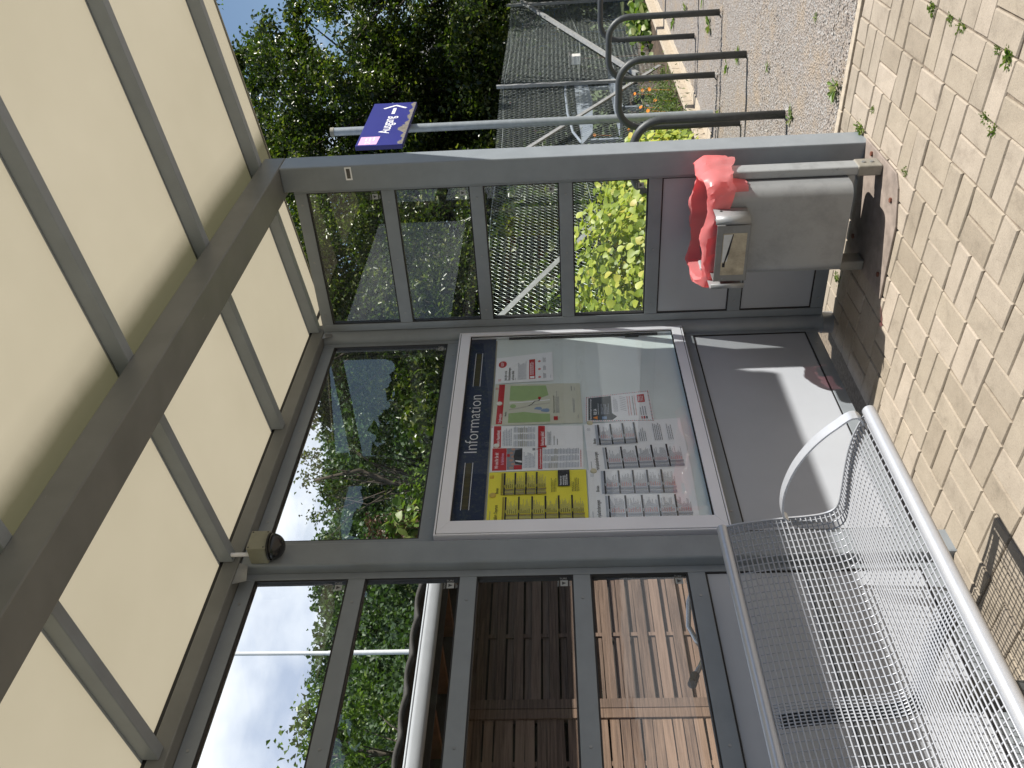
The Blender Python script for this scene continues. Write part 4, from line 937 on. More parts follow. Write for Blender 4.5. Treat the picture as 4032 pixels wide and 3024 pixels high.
# red liner: folded over the rim, wrinkled, hanging lower at the front post side
rl = np.random.default_rng(5); oo0 = rrect(-.430, -.115, -1.004, -.472, .060, 6); oo = []
for k in range(len(oo0)):
    a_, c_ = oo0[k], oo0[(k + 1) % len(oo0)]; q_ = max(1, int(math.dist(a_, c_) / .018)); oo += [(a_[0] + (c_[0] - a_[0]) * i / q_, a_[1] + (c_[1] - a_[1]) * i / q_) for i in range(q_)]; n = len(oo); mv = 16; vs = []
ph = rl.uniform(0, 6.28, 12)
cxm, cym = -.272, -.738
for j in range(mv):
    v_ = j / (mv - 1)
    for k, (x_, y_) in enumerate(oo):
        a = 2 * math.pi * k / n; f = (y_ + 1.004) / .532
        top = .785 + .030 * max(0, math.sin((x_ + .44) / .33 * math.pi * .8)) + .007 * math.sin(4 * a + ph[0]) + .004 * math.sin(9 * a + ph[1])
        hem = .668 + .068 * f + .010 * math.sin(5 * a + ph[2]) + .006 * math.sin(13 * a + ph[3])
        if y_ < -.95: hem -= .012
        wr = .006 * (.5 - abs(math.sin(5.5 * a + ph[4] + 2.2 * v_))) + .006 * (.5 - abs(math.sin(9.5 * a + ph[5] - 4 * v_))) + .004 * (.5 - abs(math.sin(21 * a + 7 * v_))) + .002 * math.sin(43 * a + 9 * v_)
        dx, dy = x_ - cxm, y_ - cym; L = math.hypot(dx, dy); dx, dy = dx / L, dy / L
        if v_ < .35:   # inside of the bin up to the rim
            q = v_ / .35; z = .60 + (top - .60) * q; r = -.034 - .012 * (1 - q) + wr * .6
        else:
            q = (v_ - .35) / .65; z = top - (top - hem) * (q ** 1.15) + .006 * math.sin(5 * q + 6 * a); r = -.034 + .043 * math.sin(min(q * 2.2, 1) * math.pi / 2) + wr * (0.4 + q)
        vs.append((x_ + dx * r, y_ + dy * r, z))
fs = [(j * n + k, j * n + (k + 1) % n, (j + 1) * n + (k + 1) % n, (j + 1) * n + k) for j in range(mv - 1) for k in range(n)]
vs = [(a + rl.normal() * .0012, b_ + rl.normal() * .0012, c_ + rl.normal() * .002) for a, b_, c_ in vs]
mb = MB(); mb.add(vs, fs); o = mb.build('bin_liner', 'liner_red', None, smooth=math.radians(30)); tag(o, 'red plastic liner folded over the rim of the litter bin', 'bin liner')

# ------------------------------------------------------------------ bicycle hoops
def hoop(x, label):
    t_ = thing('bike_hoop', label, 'bike rack', (x, -.42, 0), 'bike hoops beside the shelter'); sk = -.018 * (x - 2.6)
    y0, y1, zt, r = -.655 + sk, -.15 + sk * .6, .925, .17; pts = [(x, y0, -.05)]
    pts += [(x, y0, zt - r - .3)]
    for k in range(9): a = math.pi - k / 8 * math.pi / 2; pts.append((x, y0 + r + r * math.cos(a), zt - r + r * math.sin(a)))
    for k in range(9): a = math.pi / 2 - k / 8 * math.pi / 2; pts.append((x, y1 - r + r * math.cos(a), zt - r + r * math.sin(a)))
    pts += [(x, y1, zt - r - .3), (x, y1, -.05)]
    mb = MB(); mb.tube(pts, .0265, 14); mb.build('hoop_tube', 'rack_steel', t_, smooth=True)
    mb = MB()
    for y_ in (y0, y1): mb.tube([(x, y_, -.014), (x, y_, .004)], [.05, .03], 12)
    mb.each('footing', 'gravel_mix', t_)
hoop(1.40, 'dark grey bike hoop nearest the shelter, partly behind its front post')
hoop(2.637, 'dark grey bike hoop, second from the shelter')
hoop(3.81, 'dark grey bike hoop, third from the shelter')
hoop(5.04, 'dark grey bike hoop farthest from the shelter, cut by the frame')

# ------------------------------------------------------------------ exit sign on its pole
sp = thing('exit_sign', 'blue Ausgang sign with white arrow on a grey tube pole', 'sign', (3.845, .19, 0))
mb = MB(); mb.tube([(3.845, .195, -.05), (3.845, .195, 3.42)], .038, 18); mb.build('pole', 'pole_galv', sp, smooth=math.radians(40))
mb = MB(); mb.tube([(3.845, .195, 3.4205), (3.845, .195, 3.455)], .041, 18); mb.build('pole_cap', 'cap_grey', sp, smooth=math.radians(40))
sx0, sx1, sz0, sz1 = 3.225, 4.335, 2.705, 3.112; fy = .112
mb = MB(); mb.box(sx0, sx1, fy, fy + .04, sz0, sz1); pl = mb.build('sign_plate', 'sign_blue', sp, bevel=.003)
mb = MB(); y_ = fy - .0008
def st(u, w_): return (sx0 + u * (sx1 - sx0), y_, sz0 + w_ * (sz1 - sz0))
V, F, wd = text_shape('Ausgang', 0.006); h_ = .19
mb.add([st(.255 + v[0] / wd * .40,   .385 + v[1] * .24) for v in V], F, 'sign_white')
def bar(p, q, w_):
    p = Vector(p); q = Vector(q); d = (q - p).normalized(); nn = Vector((d.z, 0, -d.x)) * w_
    mb.add([p + nn, q + nn, q - nn, p - nn], [(0, 1, 2, 3)], 'sign_white')
c = st(.93, .46); bar(st(.715, .46), st(.86, .46), .015); bar((c[0] - .085, y_ - .0002, c[2] + .105), (c[0], y_ - .0002, c[2]), .013); bar((c[0] - .085, y_ - .0004, c[2] - .105), (c[0] + .003, y_ - .0004, c[2] + .004), .013)
mb.add([st(.02, .56), st(.19, .54), st(.19, .95), st(.02, .95)], [(0, 1, 2, 3)], 'sign_pink')
y_ = fy - .0014; V, F, wd = text_shape('DB'); mb.add([st(.035 + v[0] / wd * .05, .70 + v[1] * .12) for v in V], F, 'sign_white')
for k in range(3): mb.add([st(.10, .64 + k * .08), st(.175 - .01 * k, .64 + k * .08), st(.175 - .01 * k, .67 + k * .08), st(.10, .67 + k * .08)], [(0, 1, 2, 3)], 'sign_white')
mb.build('sign_lettering', None, sp)
rr_ = random.Random(3); mb = MB(); y_ = fy - .0006; k = 60; up_ = [st(0.01 + .98 * i / k, .02 + .06 * (.5 + .5 * math.sin(i * .7)) + (.14 if .2 < i / k < .45 else .03) * (.5 + .5 * math.sin(i * .31 + 1)) + rr_.random() * .03) for i in range(k + 1)]; dn_ = [st(0.01 + .98 * i / k, .01) for i in range(k + 1)]
mb.add(up_ + dn_, [(i, i + 1, k + 2 + i, k + 1 + i) for i in range(k)]); mb.build('moss_stain', 'sign_dirt', sp)
mb = MB(); mb.box(3.79, 3.90, .1525, .158, 2.78, 2.83); mb.box(3.79, 3.90, .1525, .158, 2.98, 3.03); mb.tube([(3.845, .195, 2.78), (3.845, .195, 2.83)], .043, 16); mb.tube([(3.845, .195, 2.98), (3.845, .195, 3.03)], .043, 16); mb.each('clamp', 'plate_steel', sp)

# ------------------------------------------------------------------ chain link fence
cf = thing('chain_link_fence', 'sagging silver chain link fence with angle iron posts and braces', 'fence', (7.1, .89, 0))
FY = .89
def ltop(x): return 2.045 + .012 * math.sin(x * 1.1) - .02 * (x < 5) 
mb = MB(); dx, dz = .060, .029; x = .75; k = 0; rg = random.Random(6)
while x < 14.0:
    pts = []; n = int(2.02 / dz); zt = ltop(x)
    for i in range(n + 1):
        z = zt - i * dz
        xx = x + (dx / 2 if (i % 2) else 0) * 1.0 + (0 if k % 1 == 0 else 0)
        bow = .02 * math.sin(x * .9) * math.sin(z * 1.5)
        pts.append((xx - (dx / 2 if False else 0), FY + bow + (.002 if i % 2 else -.002), z))
    pts = [(p[0] - .003, p[1], p[2]) for p in pts]
    mb.tube(pts, .00115, 3, cap=False)
    # the neighbouring wire hooks into this one half a cell on
    pts2 = [(x + dx - (dx / 2 if i % 2 else 0), FY + .02 * math.sin(x * .9) * math.sin((zt - i * dz) * 1.5) + (-.002 if i % 2 else .002), zt - i * dz) for i in range(n + 1)]
    mb.tube(pts2, .00115, 3, cap=False)
    x += dx; k += 1
mb.build('wire_mesh', 'fence_wire', cf)
for zt in (1.99, 1.06):
    mb = MB(); mb.tube([(x_, FY - .006 + .006 * math.sin(x_ * 3), zt + .02 * math.sin(x_ * 1.7 + zt) - (.06 * math.sin(x_ * .9) if zt < 1.5 else 0)) for x_ in np.linspace(.75, 14, 90)], .0022, 5); mb.build('tension_wire', 'fence_wire', cf)
def angle_iron(a, b_, name, w_=.05):
    mb = MB(); a = Vector(a); b_ = Vector(b_); d = (b_ - a).normalized(); s1 = d.cross(Vector((0, 1, 0))).normalized(); s2 = Vector((0, 1, 0)); th = .006
    poly = [(0, 0), (w_, 0), (w_, th), (th, th), (th, w_), (0, w_)]
    vs = [p + s1 * (q[0] - w_ / 2) + s2 * (q[1]) for p in (a, b_) for q in poly]; n = 6
    mb.add(vs, [tuple(reversed(range(n))), tuple(range(n, 2 * n))] + [(i, (i + 1) % n, n + (i + 1) % n, n + i) for i in range(n)])
    mb.build(name, 'fence_galv', cf)
for x_ in (4.38, 7.10, 11.45): angle_iron((x_, FY - .055, -.05), (x_, FY - .055, 2.10), 'post')
angle_iron((11.38, FY - .12, 1.84), (7.14, FY - .12, .34), 'brace'); angle_iron((7.20, FY - .18, .06), (4.46, FY - .12, 1.87), 'brace', .045); angle_iron((4.32, FY - .18, .27), (1.20, FY - .12, 1.985), 'brace', .045); angle_iron((11.5, FY - .18, .06), (15.0, FY - .12, 1.8), 'brace')

# ------------------------------------------------------------------ plants by the path
def heart_leaves(P, size, rng, nor, mat, parent, name='leaves'):
    # broad pointed leaves, folded along the midrib
    n = len(P); sz = size * rng.uniform(.55, 1.3, n)[:, None]
    nor = nor / np.linalg.norm(nor, axis=1)[:, None]
    d = rng.normal(size=(n, 3)); d[:, 2] -= .9; d -= nor * (d * nor).sum(1)[:, None]; d /= np.linalg.norm(d, axis=1)[:, None]; s_ = np.cross(nor, d)
    prof = [(0, .0), (.12, .30), (.38, .46), (.68, .33), (1.0, 0)]; cols = []
    for (l, w_) in prof: cols.append((P + d * sz * l - nor * sz * .10 * l * l, w_))
    V = []; 
    for (c, w_) in cols: V += [c + s_ * sz * w_ + nor * sz * .16 * w_, c, c - s_ * sz * w_ + nor * sz * .16 * w_]
    V = np.concatenate(V); i = np.arange(n); F = []
    for k in range(4):
        a = k * 3 * n; b_ = (k + 1) * 3 * n
        F += [np.stack([i + a, i + b_, i + b_ + n, i + a + n], 1), np.stack([i + a + n, i + b_ + n, i + b_ + 2 * n, i + a + 2 * n], 1)]
    return npmesh(name, V, np.concatenate(F), mat, parent)
def leafy_shrub(name, label, center, radii, count, size, mat, seed, base, stems=14, cat='shrub'):
    rng = np.random.default_rng(seed); t_ = thing(name, label, cat, base)
    u = rng.normal(size=(count, 3)); u[:, 2] = np.abs(u[:, 2]) * 1.1 - .25; u /= np.linalg.norm(u, axis=1)[:, None]
    lump = 1 + .13 * np.sin(u[:, 0] * 6 + 1) + .12 * np.sin(u[:, 1] * 7 + u[:, 2] * 5)
    P = np.array(center) + u * np.array(radii) * (lump * rng.uniform(.72, 1.04, count))[:, None]
    nor = u * .8 + rng.normal(size=u.shape) * .45 + np.array([-.25, -.35, .55]); keep = P[:, 2] > .04
    heart_leaves(P[keep], size, rng, nor[keep], mat, t_)
    mb = MB()
    for k in range(stems):
        q = P[rng.integers(len(P))]; b_ = Vector((base[0] + rng.normal() * .15, base[1] + rng.normal() * .12, 0)); q = Vector(q)
        mb.tube([b_, b_.lerp(q, .5) + Vector((0, 0, .12)), q], [.006, .005, .002], 5)
    mb.build('stems', 'stem_brown', t_); return t_
leafy_shrub('leafy_shrub', 'yellow green broad leaved shrub just outside the end wall', (1.50, .52, .55), (.95, .66, .70), 5200, .058, 'leaf_lime', 21, (1.5, .55, 0))
leafy_shrub('leafy_shrub', 'lime leaved shrub running along the fence beyond the first one', (2.75, .42, .45), (.85, .40, .62), 2600, .056, 'leaf_lime', 22, (2.75, .45, 0))
# marigold clumps with orange flowers
def flower_clump(x_, y_, h_, w_, seed, nfl, label):
    rng = np.random.default_rng(seed); t_ = thing('marigold_plant', label, 'flower', (x_, y_, 0), 'orange flowering plants in the soil bed')
    n = int(2300 * w_); P = np.stack([x_ + rng.normal(size=n) * w_ * .5, y_ + rng.normal(size=n) * .16, .05 + np.abs(rng.normal(size=n)) * h_ * .42], 1)
    leafmesh('foliage', P, .055, rng, 'leaf_feather', t_, up=.2, aspect=.22)
    for k in range(nfl):
        c = Vector((x_ + rng.normal() * w_ * .45, y_ - .08 + rng.normal() * .12, h_ * rng.uniform(.5, 1.15) + .05)); fl = MB(); tilt = Vector((-.5 + rng.normal() * .3, -.6 + rng.normal() * .3, .6)).normalized()
        q = tilt.to_track_quat('Z', 'Y')
        for pth in range(9):
            a = pth / 9 * 6.283; r_ = .024
            pts = [Vector((0, 0, 0)), Vector((math.cos(a - .3) * r_ * .7, math.sin(a - .3) * r_ * .7, .004)), Vector((math.cos(a) * r_, math.sin(a) * r_, .002)), Vector((math.cos(a + .3) * r_ * .7, math.sin(a + .3) * r_ * .7, .004))]
            fl.add([c + q @ p for p in pts], [(0, 1, 2, 3)])
        fl.tube([c, (c.x, c.y + .02, max(.05, c.z - .22))], .0018, 4); fl.build('flower', 'petal_orange', t_)
    return t_
fr_ = random.Random(12)
specs = [(4.35, .74, .34, .42, 5, 'clump with the most orange blooms, low behind the second hoop'), (4.95, .80, .36, .40, 4, 'clump just beyond the sign pole with a few orange blooms'), (5.6, .74, .40, .45, 4, 'clump in the middle of the bed under the leaning fence brace'),
         (6.25, .80, .34, .40, 3, 'sparse clump left of the fence post with angle braces'), (3.55, 1.35, .62, .50, 6, 'taller clump behind the chain link, seen through the end wall glass'), (6.9, 1.55, .75, .40, 2, 'tall clump behind the chain link near the grey garden bench'), (5.2, 1.45, .60, .45, 2, 'clump behind the chain link below the sign')]
for k, (x_, y_, h_, w_, nf, lb) in enumerate(specs): flower_clump(x_, y_, h_, w_, 40 + k, nf, 'feathery green ' + lb)
# green seedlings in a bed corner far along the path
rng = np.random.default_rng(70); t_ = thing('salad_bed_plant', 'bright green low leafy plant in the far bed corner', 'plant', (9.0, .62, 0)); P = np.stack([9.0 + rng.normal(size=260) * .42, .66 + rng.normal(size=260) * .12, .08 + np.abs(rng.normal(size=260)) * .10], 1)
heart_leaves(P, .13, rng, rng.normal(size=P.shape) + np.array([-.3, -.4, 1.0]), 'leaf_weed', t_)
# weeds: one thing each
def weed(x_, y_, s_, seed, kind, label, group):
    rng = np.random.default_rng(seed); n = 16 if kind == 'rosette' else 60
    a = rng.uniform(0, 6.283, n); mb = MB()
    for k in range(n):
        L = s_ * (.7 if kind == 'rosette' else .52) * rng.uniform(.5, 1.1); ca_, sa_ = math.cos(a[k]), math.sin(a[k]); w_ = L * (.15 if kind == 'rosette' else .10); lift = L * (.35 if kind == 'rosette' else .8) * rng.uniform(.4, 1.2)
        ox, oy = x_ + rng.normal() * s_ * (.1 if kind == 'rosette' else .38), y_ + rng.normal() * s_ * (.1 if kind == 'rosette' else .2); z0 = -.006
        p = [(0, 0, z0), (.55, 1, z0 + lift * .8), (1, 0, z0 + lift * .75), (.55, -1, z0 + lift * .8)]
        mb.add([(ox + ca_ * L * f - sa_ * w_ * g, oy + sa_ * L * f + ca_ * w_ * g, z) for f, g, z in p], [(0, 1, 2), (0, 2, 3)])
    o = mb.build('weed', 'leaf_weed'); tag(o, label, 'weed', group)
GW = 'weeds growing in the paving joints'
for k, (x_, y_, s_, kd, lb) in enumerate([(-.445, -1.66, .045, 'tuft', 'bushiest weed tuft in the paving joint near the right edge of the ground'), (-.62, -1.665, .035, 'tuft', 'small weed tuft in the joint beside the bushiest one'), (-.72, -1.663, .038, 'tuft', 'weed tuft farther along the same joint'), (-1.02, -1.665, .03, 'tuft', 'tiny weed at a joint crossing in the open paving'),
        (-1.10, -1.66, .05, 'tuft', 'yellowish weed tuft at the outer end of the weedy joint'), (-1.05, -1.455, .03, 'tuft', 'little weed spray on the bare beige paving'), (-1.12, -1.44, .038, 'tuft', 'feathery weed between two pavers below the others'), (.07, -1.01, .07, 'tuft', 'grass tuft at the foot of the front shelter post'), (-.52, -1.05, .035, 'tuft', 'weed sprig in the paving in front of the litter bin'),
        (-.03, -1.14, .03, 'tuft', 'dry grass wisp beside the kerb'), (.02, -.25, .05, 'tuft', 'grass blades under the end wall')]): weed(x_, y_, s_, 100 + k, kd, lb, GW)
GG = 'weeds growing in the gravel path'
for k, (x_, y_, s_, lb) in enumerate([(.55, -1.06, .13, 'large dandelion like weed against the kerb'), (1.30, -.66, .10, 'weed at the foot of the nearest bike hoop'), (2.0, -.75, .08, 'low weed between the two nearest hoops'), (2.95, -.56, .12, 'bright weed beside the second hoop leg'), (3.35, -.36, .11, 'weed in front of the third hoop'), (4.3, -.45, .16, 'big bright weed between the third and farthest hoop'), (4.75, -.60, .14, 'leafy weed near the farthest hoop leg'),
        (5.8, -.25, .13, 'weed far along the gravel near the edging'), (6.6, .05, .14, 'weed beside the concrete edging'), (1.05, -1.28, .05, 'tiny weed alone on the open gravel'), (.75, -1.75, .05, 'small weed on the gravel by the right edge'), (3.55, .12, .13, 'weed at the base of the sign pole')]): weed(x_, y_, s_, 200 + k, 'rosette', lb, GG)

# ------------------------------------------------------------------ garden things beyond the fence
gb = thing('garden_bench', 'pale grey garden bench with arched rail behind the chain link', 'bench', (9.4, 2.05, 0))
mb = MB(); pts = [(8.05, 1.00), (8.22, .93), (8.5, .83), (9.0, .80), (10.0, .76), (10.75, .80), (10.8, 1.02), (9.5, 1.02), (8.6, 1.0)]; mb.prism(pts, 2.0, 2.03); mb.build('backrest', 'bench_blue', gb)
mb = MB(); mb.tube([(8.15, 2.02, 1.0), (8.6, 2.02, 1.11), (9.4, 2.02, 1.165), (10.4, 2.02, 1.175), (10.8, 2.02, 1.16)], .02, 8); mb.build('arched_rail', 'bench_blue', gb)
mb = MB(); mb.box(8.2, 10.8, 1.55, 1.99, .42, .46); mb.build('seat', 'bench_blue', gb)
for x_ in (8.3, 10.7):
    mb = MB(); mb.box(x_ - .03, x_ + .03, 1.58, 1.64, 0, .42); mb.box(x_ - .03, x_ + .03, 2.031, 2.08, 0, 1.0); mb.each('leg', 'bench_blue', gb)
pf = thing('climbing_frame', 'light blue tubular climbing frame far behind the chain link', 'climbing frame', (12.7, 1.65, 0))
mb = MB(); mb.tube([(12.95, 1.2, 0), (12.9, 1.30, 1.6), (12.87, 1.42, 1.86), (12.8, 1.53, 1.88), (12.72, 1.64, 1.93), (12.66, 1.74, 1.93), (12.61, 1.82, 1.85), (12.6, 1.84, 1.6), (12.6, 1.86, 0)], .022, 8); mb.build('arch', 'play_blue', pf, smooth=True)
for (x_, y_) in ((12.83, 1.5), (12.72, 1.66)):
    mb = MB(); mb.tube([(x_, y_, 0), (x_, y_, 1.88)], .018, 8); mb.build('upright', 'play_blue', pf)
mb = MB()
for z_ in (.5, .9, 1.3): mb.tube([(12.9, 1.30, z_), (12.6, 1.84, z_)], .014, 6)
mb.each('rung', 'play_blue', pf)
for k, z_ in enumerate((1.0,)):
    mb = MB(); mb.tube([(9.75, 1.30, .0), (9.75, 1.30, .95)], .012, 6, 'stem_brown'); mb.box(9.68, 9.82, 1.24, 1.36, .951, 1.10, 'house_wall'); mb.box(9.66, 9.84, 1.22, 1.38, 1.1005, 1.125, 'house_roof'); tag(mb.build('bird_house', None), 'small white box on a stake behind the chain link', 'bird house')
hs = thing('house', 'far half timbered house with white walls and red beams between the trees', 'house', (39, 7.0, 0))
mb = MB(); mb.box(36.5, 43, 6.0, 12.0, -.06, 4.6); mb.build('wall', 'house_wall', hs)
mb = MB(); mb.prism([(5.6, 4.55), (12.4, 4.55), (9.0, 7.6)], 36.1, 43.4, axis='x'); mb.build('roof', 'house_roof', hs)
mb = MB()
for y_ in (6.05, 7.2, 8.4, 9.6, 10.8, 11.9): mb.box(36.44, 36.495, y_ - .08, y_ + .08, 0, 4.54)
for z_ in (1.0, 2.2, 3.2, 4.3): mb.box(36.445, 36.49, 6.0, 12.0, z_ - .08, z_ + .08)
mb.each('timber', 'house_timber', hs)
for y_ in (6.62, 7.8, 10.2):
    w1 = MB(); w1.box(36.40, 36.438, y_ - .42, y_ + .42, 3.3, 4.15); wf = w1.build('window', 'house_wall', hs); w1 = MB(); w1.box(36.385, 36.399, y_ - .36, y_ - .03, 3.36, 4.09); w1.box(36.385, 36.399, y_ + .03, y_ + .36, 3.36, 4.09); w1.build('pane', 'window_glass', wf)

# ------------------------------------------------------------------ behind the back wall: shed, slat fences, mast, bicycle
sd_ = thing('wooden_shed', 'dark wooden shed with pale grey gutter behind the shelter', 'shed', (-1, 4.8, 0))
mb = MB(); mb.box(-9, 2.3, 4.22, 7.5, -.03, 2.62); mb.build('wall', 'shed_dark', sd_)
# tiled roof: low slope rising away from the eaves, wavy tiles
V = []; nx = 260; xs__ = np.linspace(-9.3, 2.6, nx)
for j, (yy, zz_) in enumerate(((3.16, 2.665), (3.5, 2.72), (5.5, 2.95), (7.9, 3.2))):
    for x_ in xs__: V.append((x_, yy, zz_ + .035 * abs(math.sin(x_ * math.pi / .36)) ** .7))
F = [(j * nx + i, j * nx + i + 1, (j + 1) * nx + i + 1, (j + 1) * nx + i) for j in range(3) for i in range(nx - 1)]
mb = MB(); mb.add(V, F); o = mb.build('roof', 'roof_tile', sd_, smooth=math.radians(50)); so = o.modifiers.new('thick', 'SOLIDIFY'); so.thickness = .035
mb = MB(); mb.box(-9.2, 2.55, 3.27, 3.30, 2.45, 2.62); mb.build('fascia', 'shed_dark', sd_)
vs = []; n = 10
for x_ in (-9.2, 2.55):
    for k in range(n + 1): a = math.pi + math.pi * k / n; vs.append((x_, 3.20 + .068 * math.cos(a), 2.60 + .115 * math.sin(a)))
mb = MB(); mb.add(vs, [(k, k + 1, n + 2 + k, n + 1 + k) for k in range(n)]); mb.tube([(-9.2, 3.137, 2.602), (2.55, 3.137, 2.602)], .010, 8); gt = mb.build('gutter', 'gutter_pvc', sd_, smooth=math.radians(60)); so = gt.modifiers.new('thick', 'SOLIDIFY'); so.thickness = .003
mb = MB()
for x_ in np.arange(-8.6, 2.3, .62): mb.box(x_, x_ + .06, 3.31, 4.21, 2.50, 2.62)
mb.each('rafter', 'beam_brown', sd_)
def slat_fence(x0, x1, name, label, mat, double, seed):
    t_ = thing('fence_panel', label, 'fence panel', ((x0 + x1) / 2, 4.15, 0), 'wooden slat fence panels against the shed'); rr = random.Random(seed); z = .05; mb = MB()
    while z < 2.28:
        if double:
            tl = rr.gauss(0, .004); mb.prism([(x0 + .02, z + tl), (x1 - .02, z - tl), (x1 - .02, z + .088 - tl), (x0 + .02, z + .088 + tl)], 4.115, 4.128)
            mb.prism([(x0 + .02, z + .092), (x1 - .02, z + .092), (x1 - .02, z + .146), (x0 + .02, z + .146)], 4.149, 4.162); z += .163
        else:
            tl = rr.gauss(0, .0065); mb.prism([(x0 + .02, z + tl), (x1 - .02, z - tl), (x1 - .02, z + .078 - tl), (x0 + .02, z + .078 + tl)], 4.12 + rr.random() * .004, 4.134); z += .0885
    mb.build('slats', mat, t_)
    for x_ in (x0, x1): mb = MB(); mb.box(x_ - .045, x_ + .045, 4.10, 4.18, -.03, 2.34); mb.build('post', mat, t_, bevel=.004)
    for x_ in np.arange(x0 + .74, x1 - .3, .74): mb = MB(); mb.box(x_ - .02, x_ + .02, 4.1295, 4.148, .04, 2.28); mb.build('batten', mat, t_)
slat_fence(.515, 1.98, 'fence_panel', 'brown fence panel of overlapping boards with dark gaps', 'slat_brown', True, 1)
slat_fence(-1.50, .42, 'fence_panel', 'amber brown fence panel of close narrow boards', 'slat_amber', False, 2)
slat_fence(-3.5, -1.595, 'fence_panel', 'amber fence panel farthest to the left behind the bench', 'slat_amber', False, 3)
ms_ = thing('white_mast', 'slim white pole rising behind the tiled shed roof', 'mast', (4.2, 8.2, 0))
mb = MB(); mb.tube([(4.2, 8.2, -.06), (4.2, 8.2, 5.0)], .036, 12); mb.build('lower_tube', 'white_metal', ms_, smooth=math.radians(40))
mb = MB(); mb.tube([(4.2, 8.2, 5.0), (4.215, 8.2, 6.4), (4.26, 8.2, 7.6)], .031, 12); mb.build('upper_tube', 'white_metal', ms_, smooth=math.radians(40))
bk = thing('bicycle', 'bicycle leaning behind the shelter wall, only its handlebar in view', 'bicycle', (-1.7, .6, -.03))
mb = MB(); mb.tube([(-1.38, .42, .875), (-1.43, .50, .912), (-1.50, .58, .918), (-1.54, .62, .89), (-1.56, .66, .86)], .0115, 10); mb.tube([(-1.56, .66, .86), (-1.60, .66, .86), (-1.66, .64, .885), (-1.74, .60, .925)], .0115, 10); mb.build('handlebar', 'bike_chrome', bk, smooth=True)
mb = MB(); mb.tube([(-1.735, .60, .922), (-1.80, .57, .945)], .019, 10); mb.build('grip', 'bike_black', bk, smooth=math.radians(40))
mb = MB(); mb.tube([(-1.56, .66, .86), (-1.60, .66, .55), (-1.55, .66, .30)], .016, 8); mb.tube([(-1.59, .66, .62), (-2.15, .66, .28)], .018, 8); mb.tube([(-1.585, .66, .70), (-2.25, .66, .62)], .016, 8); mb.tube([(-2.30, .66, .80), (-2.15, .66, .28), (-2.60, .66, .30), (-2.25, .66, .62)], .014, 8); mb.each('bike_frame', 'bike_black', bk)
for x_ in (-1.55, -2.60):
    mb = MB(); mb.tube([(x_ + .33 * math.cos(a), .66, .30 + .33 * math.sin(a)) for a in np.linspace(0, 2 * math.pi, 29)[:-1]], .018, 8, closed=True); mb.build('wheel', 'bike_black', bk, smooth=True)
mb = MB(); mb.box(-2.42, -2.18, .60, .72, .80, .84); mb.build('saddle', 'bike_black', bk, bevel=.015)

# ------------------------------------------------------------------ trees and hill
def at(dx, dy, t_): return (CAMLOC[0] + dx * t_, CAMLOC[1] + dy * t_)
GT = 'tall trees beyond the chain link fence'
x_, y_ = at(1.002, .302, 17.5); tree('broadleaf_tree', 'tall dark tree right of the exit sign with sky showing through its top', (x_, y_, -.06), (x_, y_, 4.9), (2.0, 2.0, 3.6), 200, 260, .10, 'leaf_dark', 1, GT, .2, gap=.28, spread=.2, shell=.3)
x_, y_ = at(.960, .368, 20.5); tree('broadleaf_tree', 'dark tree behind the exit sign pole', (x_, y_, -.06), (x_, y_, 5.9), (2.5, 2.5, 4.9), 250, 270, .115, 'leaf_dark', 2, GT, .24, gap=.30, spread=.19, shell=.3)
x_, y_ = at(.895, .452, 17.0); tree('broadleaf_tree', 'dark tree seen through the end wall glass', (x_, y_, -.06), (x_, y_, 4.9), (2.6, 2.5, 3.9), 230, 230, .095, 'leaf_dark', 3, GT, .2, gap=.4, spread=.18, shell=.35)
x_, y_ = at(1.075, .195, 15.5); tree('broadleaf_tree', 'dense dark tree at the right edge of the view', (x_, y_, -.06), (x_, y_, 2.9), (2.1, 1.9, 2.75), 240, 200, .09, 'leaf_dark', 4, GT, .2, gap=.7, spread=.2, shell=.4)
x_, y_ = at(1.082, .185, 10.8); tree('broadleaf_tree', 'slim near tree whose branch tips hang in at the top right', (x_ + .3, y_ - .9, -.06), (x_ + .2, y_ - .52, 5.5), (1.0, .9, .85), 26, 110, .06, 'leaf_mid', 5, GT, .08, droop=.15, spread=.2)
x_, y_ = at(.848, .528, 13.0); tree('broadleaf_tree', 'green tree filling the window above the display case', (x_, y_, -.06), (x_ + .1, y_ - .1, 4.1), (1.75, 1.75, 2.7), 230, 300, .072, 'leaf_dark', 6, GT, .18, gap=.36, spread=.2, shell=.35)
x_, y_ = at(.742, .668, 13.6); tree('broadleaf_tree', 'tree with loose hanging twigs left of the window tree', (x_, y_, -.06), (x_, y_, 4.6), (.95, .95, 1.2), 30, 90, .07, 'leaf_dark', 16, GT, .1, gap=.3, droop=.5, spread=.24)
# dark undergrowth behind the fence
GH = 'bushes in the shade behind the fence'
hed = [((7.2, 3.6), (1.7, .9, 1.5), 'bush behind the grey garden bench'), ((10.6, 3.9), (1.9, 1.0, 1.9), 'bush below the exit sign'), ((13.4, 3.2), (1.7, 1.2, 2.0), 'bush beyond the climbing frame'), ((15.8, 2.2), (1.7, 1.3, 2.3), 'bush below the dense right hand tree'), ((4.6, 4.6), (1.6, 1.0, 1.7), 'bush nearest the end wall glass'), ((17.2, .8), (1.4, 1.6, 1.9), 'bush at the far right beside the house'), ((3.4, 6.8), (1.4, 1.2, 1.5), 'low bush beside the shed')]
for k, ((bx_, by_), rr, lb) in enumerate(hed): tree('dark_bush', 'dense dark ' + lb, (bx_, by_, -.06), (bx_, by_, rr[2] * .75), rr, 150, 75, .12, 'leaf_dark', 30 + k, GH, .07, 'bush', 12, shell=.6)
